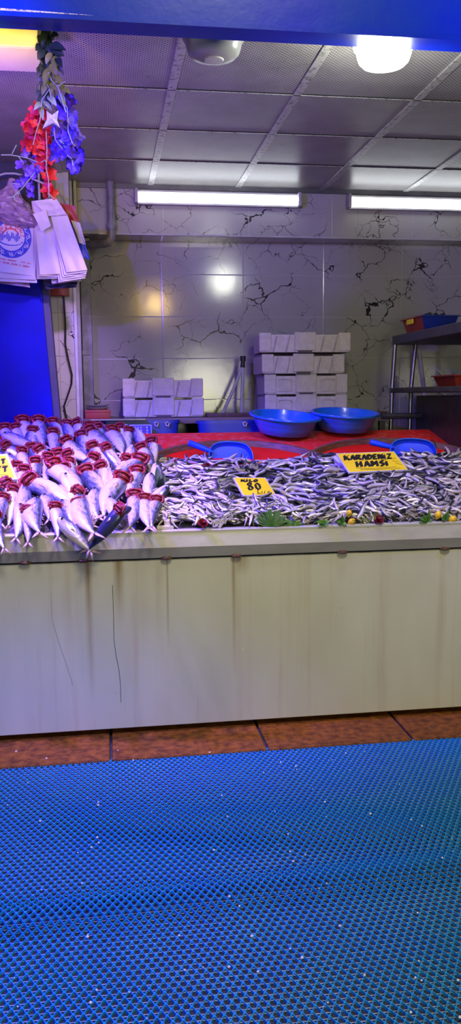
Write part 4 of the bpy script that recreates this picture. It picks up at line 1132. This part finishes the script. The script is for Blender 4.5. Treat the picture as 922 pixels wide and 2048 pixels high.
def leaves(px_, py_, spec, label):
    c = lip_pt(px_, py_); r = root('leaf_sprig', label, 'leaves', c); 
    for dx, dz, w in spec:
        b = MB(); e = c+V((dx, -.012+rnd(-.006, .02), dz)); leaf_mb(b, c, e, w, (0, -.8, .6)); b.build('leaf', M_lgreen, r)
    MB().tube([c, c+V((.02, .02, .0))], .002, 6).build('stem', M_lgreen, r)
leaves(650, 1047, ((-.05, .012, .012), (-.035, -.016, .011), (-.01, .022, .010), (.022, .012, .012), (.0, -.014, .012)), 'green leaf sprig on the lip left of the spotted yellow fruit')
leaves(684, 1046, ((-.028, .008, .012), (-.02, -.012, .013), (.012, .03, .008), (.02, -.012, .012), (-.004, .045, .008)), 'green leaf sprig drooping over the lip under the spotted fruit')
leaves(856, 1044, ((-.05, .02, .01), (-.03, .04, .01), (.0, .065, .009), (-.012, .03, .010), (-.05, .0, .009), (.02, .01, .011)), 'green leaf sprig at the lip left of the lemons')
leaves(890, 1040, ((-.012, .03, .009), (.012, .05, .009), (-.02, .004, .012), (.02, .02, .009)), 'green leaves sticking up between the two lemons')
r = root('dried_sprig', 'yellowish dried leaf sprig on the lip beside red carnation', 'twig', lip_pt(732, 1046))
for k in range(7):
    c = lip_pt(722+k*4, 1050-k); b = MB(); e = c+V((.012+rnd(-.01, .012), 0, .02+rnd(0, .02))); b.tube([c, e], [.0016, .0008], 5)
    for q in range(3):
        p = c+(e-c)*(.4+.3*q); leaf_mb(b, p, p+V((rnd(-.014, .014), -.004, rnd(.004, .012))), .004, (0, -1, .2), seg=3)
    b.build('spray', M_leafo, r)

# ------------------------------------------------------------------ hanging garland
GY = 3.45
def gp(px_, py_, dy=0): return at_y(px_, py_, GY+dy)
r = root('leaf_garland', 'artificial leafy garland hanging from the blue beam', 'garland', gp(95, 60))
MB().tube([gp(92, 38), gp(94, 100, .02), gp(100, 150), gp(98, 185), gp(92, 215)], [.010, .012, .008, .004, .003], 8).build('stem', M_leafd, r)
b = MB()
for k in range(26):
    c = gp(88+rnd(-6, 12), 40+rnd(0, 60), rnd(-.01, .03)); leaf_mb(b, c, c+V((rnd(-.03, .035), rnd(-.02, .02), -rnd(.02, .06))), .016, (rnd(-.5, .5), -1, .2))
for k in range(30):
    c = gp(88+rnd(-5, 6), 100+rnd(0, 90), rnd(.02, .05)); leaf_mb(b, c, c+V((rnd(-.03, .03), rnd(-.01, .02), -rnd(.03, .06))), .016, (rnd(-.5, .5), -1, .2))
b.build('leaf_tuft', M_leafd, r)
LEAVES = [(100,75,117,70,.016,0),(98,92,131,100,.02,0),(100,95,128,112,.02,0),(104,105,92,128,.014,1),(108,112,118,142,.016,1),(112,115,124,135,.014,0),(102,128,112,150,.016,1),(100,135,88,172,.016,1),(96,160,84,190,.014,1),
 (110,150,125,172,.013,1),(118,172,141,188,.012,1),(96,168,112,180,.012,1),(108,160,104,185,.013,1),(95,192,113,212,.014,2),(118,185,130,215,.013,2),(82,205,68,220,.011,2),(82,212,86,240,.011,2),(86,202,104,222,.010,2),(92,60,84,90,.015,0),(96,50,110,60,.012,0),(105,90,120,118,.018,0),(112,125,128,150,.008,0)]
for i, (a, c, e, d, w, mi) in enumerate(LEAVES):
    b = MB(); leaf_mb(b, gp(a, c, -.015), gp(e, d, -.03+rnd(-.02, .02)), w, (rnd(-.3, .3), -1, .2), curl=.2); b.build('leaf', (M_leafd, M_leafo, M_leafg)[mi], r)
TW = [[(97,145),(103,160),(116,175),(124,200),(132,225)],[(97,145),(92,165),(99,178),(84,200),(82,215)],[(99,178),(102,195),(104,210)],[(116,175),(122,168),(130,163)],[(103,160),(95,150),(88,152)]]
for t_ in TW: MB().tube([gp(a, c, -.035) for a, c in t_], .0022, 6).build('twig', M_stem, r)

def spray(name, label, pts, m, loc, rad, stems, dyr=(-.02, .03)):
    r = root(name, label, 'flowers', gp(*loc))
    for (a, c) in pts:
        b = MB(); blossom(b, gp(a, c, rnd(*dyr)), (rnd(-.8, .8), -1, rnd(-.7, .5)), rad*rnd(.8, 1.2), 4, 0, .6); b.build('blossom', m, r)
    for s in stems: MB().tube([gp(a, c, -.03) for a, c in s], .0018, 6).build('stem', M_stem, r)
    return r
reds = [(73,212),(70,222),(76,228),(84,232),(54,250),(58,255),(68,248),(78,240),(75,258),(84,262),(66,262),(60,272),(72,275),(56,284),(62,292),(70,292),(54,292),(84,275),(92,270),(96,280),(88,284),(82,292),(76,300),(90,300),(97,308),(84,312),(92,318),(98,322),(82,326),(88,332),(96,340),(102,350),(90,352),(98,360),(94,378),(100,384),(104,386),(92,384),(80,220),(96,262),(62,236)]
spray('red_flower_spray', 'trailing spray of red artificial flowers below the leafy garland', reds, M_redfl, (80, 215), .022,
      [[(82,215),(80,240),(72,265),(66,290)],[(92,260),(94,300),(92,335),(97,360),(98,395)],[(97,385),(103,394),(110,398)],[(82,325),(90,320),(94,330)]])
blues = [(118,205),(124,212),(132,212),(140,222),(146,232),(148,240),(142,248),(134,240),(128,232),(120,222),(134,252),(126,255),(148,256),(144,264),(122,268),(112,265),(130,270),(140,275),(116,278),(124,284),(134,284),(144,282),(152,278),(158,276),(156,288),(148,292),(138,294),(128,296),(120,300),(112,296),(104,298),(150,302),(158,300),(160,308),(142,308),(134,306),(126,310),(150,316),(160,318),(162,324),(154,330),(146,336),(138,330),(140,320),(150,340),(156,336),(108,312),(118,290),(130,222),(136,196),(142,200)]
spray('blue_flower_spray', 'thick spray of blue violet artificial flowers right of the red ones', blues, M_blufl, (135, 205), .021,
      [[(124,200),(134,215),(136,240),(136,262)],[(108,255),(110,278),(118,290),(125,297)],[(136,262),(144,285),(150,292)],[(134,310),(144,318)],[(144,320),(146,332)],[(118,280),(128,288)]])
purs = [(54,300),(50,306),(62,312),(66,320),(70,310),(46,330),(40,330),(52,336),(62,340),(66,348),(74,342),(56,346),(48,356),(54,370),(60,378),(64,376),(62,386),(48,364),(34,368),(78,338),(68,352),(58,360)]
spray('purple_flower_sprig', 'small purple and blue flower sprig with pale twigs above the bags', purs, M_purfl, (55, 330), .016,
      [[(2,310),(20,310),(45,314),(60,318),(76,325)],[(24,308),(28,300),(33,290)],[(36,312),(46,325)],[(70,345),(58,360),(46,375),(36,385),(26,394),(14,396)],[(25,367),(40,369)],[(28,392),(30,400)],[(38,384),(40,388)]])
b = MB(); c = gp(103, 238, -.05)
star = []
for k, (dx, dy) in enumerate(((93, 222), (104, 230), (117, 220), (114, 240), (120, 255), (106, 246), (85, 257), (94, 238))): star.append(gp(dx, dy, -.05))
b.add([p for p in star]+[p+V((0, .012, 0)) for p in star]+[c-V((0, .008, 0))], [[i, (i+1) % 8, 16] for i in range(8)]+[[i+8, (i+1) % 8+8, (i+1) % 8, i] for i in range(8)]+[list(range(15, 7, -1))])
tag(b.build('star_ornament', mat('glitter_white', (.75, .66, .72), .5, 0, (.35, .28, .6), 45, .5), smooth=False), 'white glittery star ornament hanging among the flowers', 'ornament')

# ------------------------------------------------------------------ hanging bags
BY = 5.45
def bp_(px_, py_, dy=0): return at_y(px_, py_, BY+dy)
# hook rail
r = root('bag_hook', 'pale bent wire hook rail holding the shopping bags', 'hook', bp_(60, 350, .1))
MB().tube([bp_(-20, 356, .1), bp_(10, 347, .08), bp_(30, 347, .06), bp_(50, 352, .06), bp_(100, 372, .02), bp_(112, 400, .0)], .006, 8).build('rail', M_hose, r)
for k in range(4): MB().tube([bp_(70+7*k, 345, .12), bp_(72+7*k, 400, .06)], .007, 6).build('strap', (M_black, M_hose)[k % 2], r)
def sheet(name, label, quad, dy, m, group, wav=.006, thick=.004, nu=14, nv=20, seed=0, cat='bag'):
    """hanging bag sheet: quad TL TR BR BL in the hanging plane"""
    TL, TR, BR, BL = [bp_(x, y, dy) for x, y in quad]
    def fn(u, v):
        p = (TL*(1-u)+TR*u)*(1-v)+(BL*(1-u)+BR*u)*v
        return p+V((0, wav*(noise.noise(V((u*2.3, v*2.0, seed)))*2)*(.3+v), 0))
    b = MB().grid(fn, nu, nv, 0, (0, thick, 0)); o = b.build(name, m, None, ang=60)
    tag(o, label, cat, group); return fn, o
r = root('printed_bag', 'white carrier bag with round blue and red emblem hanging on the blue pillar', 'bag', bp_(30, 440), 'printed carrier bags')
seedp = 3
TLp, TRp, BRp, BLp = [bp_(x, y, -.06) for x, y in ((-62, 430), (66, 436), (68, 552), (-66, 536))]
def fprint(u, v):
    p = (TLp*(1-u)+TRp*u)*(1-v)+(BLp*(1-u)+BRp*u)*v
    return p+V((0, .010*noise.noise(V((u*2.3, v*2., 3))), 0))
MB().grid(fprint, 16, 20, 0, (0, .005, 0)).build('body', M_bagw, r)
# emblem in millimetre-like local units on the bag
wbag = (TRp-TLp).length; hbag = (BLp-TLp).length
ce = (23, 468)
def uv_of(px_, py_):
    # invert the bilinear quad approximately (bag plane is upright)
    p = bp_(px_, py_, -.06); u = (p.x-TLp.x)/(TRp.x-TLp.x); v = (p.z-TLp.z)/(BLp.z-TLp.z); return u, v
def emb(x, y, lift=.0016):  # x,y metres from emblem centre
    u0_, v0_ = uv_of(*ce); p = fprint(u0_+x/wbag, v0_-y/hbag); return p+V((0, -lift, 0))
px2m = BY/F*1.005
RO = 36*px2m
def ringband(b, r0, r1, a0, a1, n, lift, mi, sy=1):
    P = []
    for k in range(n+1):
        a = a0+(a1-a0)*k/n
        P += [emb(r0*math.cos(a), r0*math.sin(a)*sy, lift), emb(r1*math.cos(a), r1*math.sin(a)*sy, lift)]
    b.add(P, [[2*k, 2*k+1, 2*k+3, 2*k+2] for k in range(n)], mi)
b = MB()
ringband(b, RO*.68, RO*1.02, 0, 2*math.pi, 64, .0014, 0)
# white scroll curls in the blue ring
for k in range(12):
    a = k*2*math.pi/12; cx_, cy_ = RO*.85*math.cos(a), RO*.85*math.sin(a)
    P = [(cx_+RO*.115*(1-.75*t)*math.cos(a+t*8), cy_+RO*.115*(1-.75*t)*math.sin(a+t*8)) for t in [q/12 for q in range(13)]]
    ink(b, [P], lambda x, y: emb(x, y, .0024), RO*.03, mi=1)
    a2 = a+math.pi/12; P = [(RO*(.85+.09*math.sin(q*1.1))*math.cos(a+q*math.pi/36), RO*(.85+.09*math.sin(q*1.1))*math.sin(a+q*math.pi/36)) for q in range(7)]
    ink(b, [P], lambda x, y: emb(x, y, .0022), RO*.02, mi=1)
b.build('emblem_ring', [M_bagb, M_bagw], r, smooth=False)
b = MB(); txt = 'DOĞU KARADENİZ'; hh = RO*.155; n = len(txt)
for i, ch in enumerate(txt):
    a = R(178)-R(172)*i/(n-1); w_, st = GL[ch]
    def loc(x, y, a=a, w_=w_): 
        xx, yy = (x-w_/2)*hh, y*hh; rr_ = RO*.50+yy; return emb(rr_*math.cos(a)+xx*math.sin(a), rr_*math.sin(a)-xx*math.cos(a), .002)
    ink(b, st, loc, .2)
b.build('emblem_text', M_redprint, r, smooth=False)
b = MB(); ringband(b, RO*.36, RO*.44, R(15), R(165), 24, .0018, 0, .9); 
for a in (60, 90, 120): ink(b, [[(RO*.44*math.cos(R(a)), RO*.40*math.sin(R(a))), (RO*.52*math.cos(R(a)), RO*.48*math.sin(R(a)))]], lambda x, y: emb(x, y, .002), RO*.07)
b.build('emblem_arch', M_redprint, r, smooth=False)
b = MB()
for k in range(13):
    x = RO*(-.48+.075*k); t = RO*(.12+.10*math.sin(k*1.9)); bt = -RO*(.16+.08*math.sin(k*1.3+1)); w_ = RO*.026
    b.add([emb(x-w_, bt, .002), emb(x+w_, bt, .002), emb(x+w_, t, .002), emb(x-w_, t, .002)], [[0, 1, 2, 3]])
P = [(RO*.56*math.cos(a), RO*(-.22+.20*math.sin(a))) for a in [R(180+q*12) for q in range(16)]]
ink(b, [P], lambda x, y: emb(x, y, .002), RO*.05)
b.build('emblem_waves', M_bagb, r, smooth=False)
b = MB()
for row, (yy, sz, xr) in enumerate(((-RO*1.16, .055, (-1.1, .32)), (-RO*1.15, .045, (.5, .92)), (-RO*1.33, .07, (-1.1, .92)))):
    x = xr[0]*RO
    while x < xr[1]*RO:
        s = sz*RO
        if random.random() < .85:
            st = random.choice([GL[c][1] for c in 'ARENUHDO'])
            ink(b, [[(x+a*s, yy-.06*x+c*s) for a, c in q] for q in st], lambda X_, Y_: emb(X_, Y_, .0016), s*.28)
        x += s*1.15
b.build('small_print', M_redprint, r, smooth=False)
for k, (dx, dyp, lab) in enumerate(((3, 8, 'white printed bag peeking out first behind the emblem bag'), (6, 14, 'white printed bag peeking out second behind the emblem bag'), (9, 4, 'white printed bag at the back of the emblem bag bundle'))):
    sheet('printed_bag', lab, ((-60, 432), (68+dx, 440), (68+dx, 552+dyp), (-66, 542+dyp*1.3)), -.052+k*.012, M_bagw if k < 2 else M_bagc, 'printed carrier bags', .006, seed=k)
sheet('printed_bag', 'dull pinkish bag corner hanging below the emblem bag bundle', ((-40, 540), (56, 552), (60, 575), (-40, 562)), -.005, M_bagp, 'printed carrier bags', .01, seed=8)
# crumpled clear bag
c = bp_(15, 412, -.09); b = MB(); n = 20; rings = []
path = [((24, 358), 5), ((23, 372), 8), ((18, 392), 22), ((14, 412), 40), ((18, 425), 44), ((30, 438), 38), ((45, 447), 26), ((58, 452), 12)]
fine = []
for (p0_, w0_), (p1_, w1_) in zip(path, path[1:]):
    for q in range(4): fine.append(((p0_[0]+(p1_[0]-p0_[0])*q/4, p0_[1]+(p1_[1]-p0_[1])*q/4), w0_+(w1_-w0_)*q/4))
n = 44
for i, ((a, e), w_) in enumerate(fine):
    p = bp_(a, e, -.10); rings.append([p+V((px2m*w_*math.cos(k*2*math.pi/n)*(1+.20*noise.noise(V((k*.35, i*.22, 1)))+.16*noise.noise(V((k*.8, i*.5, 4)))), px2m*w_*(.55+.3*noise.noise(V((k*.5, i*.45, 9))))*math.sin(k*2*math.pi/n), px2m*w_*.35*math.cos(k*2*math.pi/n+1.9)*.5+.010*noise.noise(V((k*.6, i*.5, 5))))) for k in range(n)])
b.loft(rings); tag(b.build('crumpled_bag', M_bagp), 'crumpled pinkish plastic bag tied above the emblem bag', 'bag')
# white bag bundles: left bundle and right fanned bundle
WB = 'plain white bags in the hanging bundles'
for k in range(4):
    lab = ('front', 'second', 'third', 'rearmost')[k]
    so_ = sheet('plain_bag', f'plain white bag, {lab} in the narrow bundle nearer the emblem bag', ((66-k*1, 402), (100, 404), (130+2*k, 548+3*k), (80-k*2, 549+3*k)), -.10+.012*k, M_bagw if k != 1 else M_bagc, WB, .006, seed=20+k)
    if k == 0: FRONT = so_[1]
for k in range(5):
    lab = ('front', 'second', 'third', 'fourth', 'rearmost')[k]
    sheet('plain_bag', f'plain white bag, {lab} in the wide fanned bundle nearer the tiles', ((94+k, 404), (136-k, 440-8*k) if False else (134, 428), (175-k, 540+4*k), (133-4*k, 545+5*k)), -.135+.012*k, M_bagw, WB, .006, seed=30+k)
# top folds of the fanned bundle
b = MB()
hnd = sheet('bag_handle', 'x', ((66, 402), (112, 396), (134, 430), (96, 432)), -.15, M_bagw, None, .01, seed=41)
flp = sheet('folded_flap', 'x', ((66, 428), (92, 420), (102, 452), (83, 463)), -.165, M_bagw, None, .004, nu=6, nv=8, seed=43)
sheet('red_bag', 'red printed bag hanging behind the fanned white bundle', ((112, 404), (150, 412), (158, 448), (128, 452)), -.02, M_bagr, 'printed carrier bags', .01, seed=50)
sheet('blue_bag', 'blue and white printed bag edge right of the white bundle', ((140, 448), (158, 448), (180, 520), (160, 512)), -.03, M_bagb, 'printed carrier bags', .01, seed=52)
sheet('white_bag', 'whitish bag strip above the blue printed bag', ((142, 440), (160, 446), (172, 490), (158, 486)), -.04, M_bagw, 'printed carrier bags', .01, seed=54)
sheet('lower_bag', 'bluish white bag hanging lowest under the fanned bundle', ((100, 548), (160, 552), (163, 562), (104, 568)), -.02, M_bagw, 'printed carrier bags', .012, seed=56)
sheet('dark_bag', 'dark bag bottom hanging under the white bundles', ((84, 552), (158, 555), (152, 575), (92, 578)), .03, M_navy, 'printed carrier bags', .012, seed=58)
for o_ in (hnd[1], flp[1]):
    o_.parent = FRONT
    for q_ in ('label', 'category', 'group'):
        if q_ in o_: del o_[q_]
# black cable down the pier
b = MB().tube([at_y(x_, y_, 6.09) for x_, y_ in ((125, 560), (128, 600), (131, 650), (131, 690), (137, 720), (144, 750), (143, 768), (134, 795), (128, 812), (131, 828), (138, 850), (140, 880))], .006, 8)
tag(b.build('cable', M_black), 'black cable hanging down the tiled pier', 'cable')

# ------------------------------------------------------------------ lights
def light(name, typ, loc, energy, col, aim=None, **kw):
    ld = bpy.data.lights.new(name, typ); ld.energy = energy; ld.color = col
    for k, v in kw.items(): setattr(ld, k, v)
    o = bpy.data.objects.new(name, ld); COL.objects.link(o); o.location = loc
    if aim is not None: o.rotation_euler = (V(aim)-V(loc)).to_track_quat('-Z', 'Y').to_euler()
    return o
# street lamps behind the viewer
light('street_light', 'AREA', (.9, .3, 5.2), 135, (1, .95, .74), (.7, 4.0, .2), shape='DISK', size=.9)
light('street_light', 'AREA', (1.2, -.8, 1.72), 44, (1, .97, .72), (.9, 4.2, .3), shape='DISK', size=.9)
# round lamp and tubes
light('round_lamp_glow', 'POINT', LAMP+V((0, 0, -.24)), 29, (.96, 1, .82), shadow_soft_size=.1)
# blue and violet floods hung under the canopy, plus one added spot for the pier
light('blue_flood', 'SPOT', (-1.0, 3.9, 2.75), 850, (.10, .05, 1), (-.02, 4.6, 1.1), spot_size=R(72), spot_blend=.6, shadow_soft_size=.05)
light('violet_spot', 'SPOT', (-.45, 3.82, 2.78), 290, (.70, .42, 1), (-.1, 4.25, 1.05), spot_size=R(56), spot_blend=.8, shadow_soft_size=.05)
light('blue_flood', 'SPOT', (-1.2, 2.1, 2.8), 360, (.12, .06, 1), (-.2, 4.9, 2.55), spot_size=R(58), spot_blend=.6, shadow_soft_size=.06)
light('violet_spot', 'SPOT', (-.9, 3.4, 2.1), 150, (.36, .15, 1), (-.2, 4.4, 3.05), spot_size=R(84), spot_blend=.9, shadow_soft_size=.1)
light('blue_mat_flood', 'SPOT', (-1.1, 2.2, 2.3), 760, (.012, .05, 1), (-.5, 2.75, 0), spot_size=R(72), spot_blend=1, shadow_soft_size=.15)
light('violet_spot', 'SPOT', (.25, 3.38, 2.98), 260, (.60, .36, 1), (-.27, 6.12, 1.75), spot_size=R(24), spot_blend=.8, shadow_soft_size=.05)  # spot added behind the beam to brighten the tiled pier
light('blue_flood', 'SPOT', (2.35, 3.05, 2.75), 75, (.16, .09, 1), (1.75, 4.25, 1.1), spot_size=R(46), spot_blend=.8, shadow_soft_size=.08)
light('blue_flood', 'SPOT', (2.1, 2.5, 2.5), 40, (.05, .03, 1), (1.6, 3.2, 3.0), spot_size=R(46), spot_blend=.8, shadow_soft_size=.08)
# warm bulbs
light('warm_bulb', 'SPOT', (-.6, 2.7, 2.6), 90, (1, .62, .06), (-.5, 3.5, 2.88), spot_size=R(46), spot_blend=.5, shadow_soft_size=.05)
light('warm_bulb', 'POINT', (.45, 1.5, 2.78), 42, (1, .66, .18), shadow_soft_size=.06)

wd = bpy.data.worlds.new('world'); SC.world = wd; wd.use_nodes = True
bg = wd.node_tree.nodes['Background']; bg.inputs[0].default_value = (.16, .16, .17, 1); bg.inputs[1].default_value = .12
SC.view_settings.view_transform = 'Standard'; SC.view_settings.look = 'None'
SC.view_settings.exposure = 0; SC.view_settings.gamma = 1
try: SC.view_settings.use_curve_mapping = False
except Exception: pass
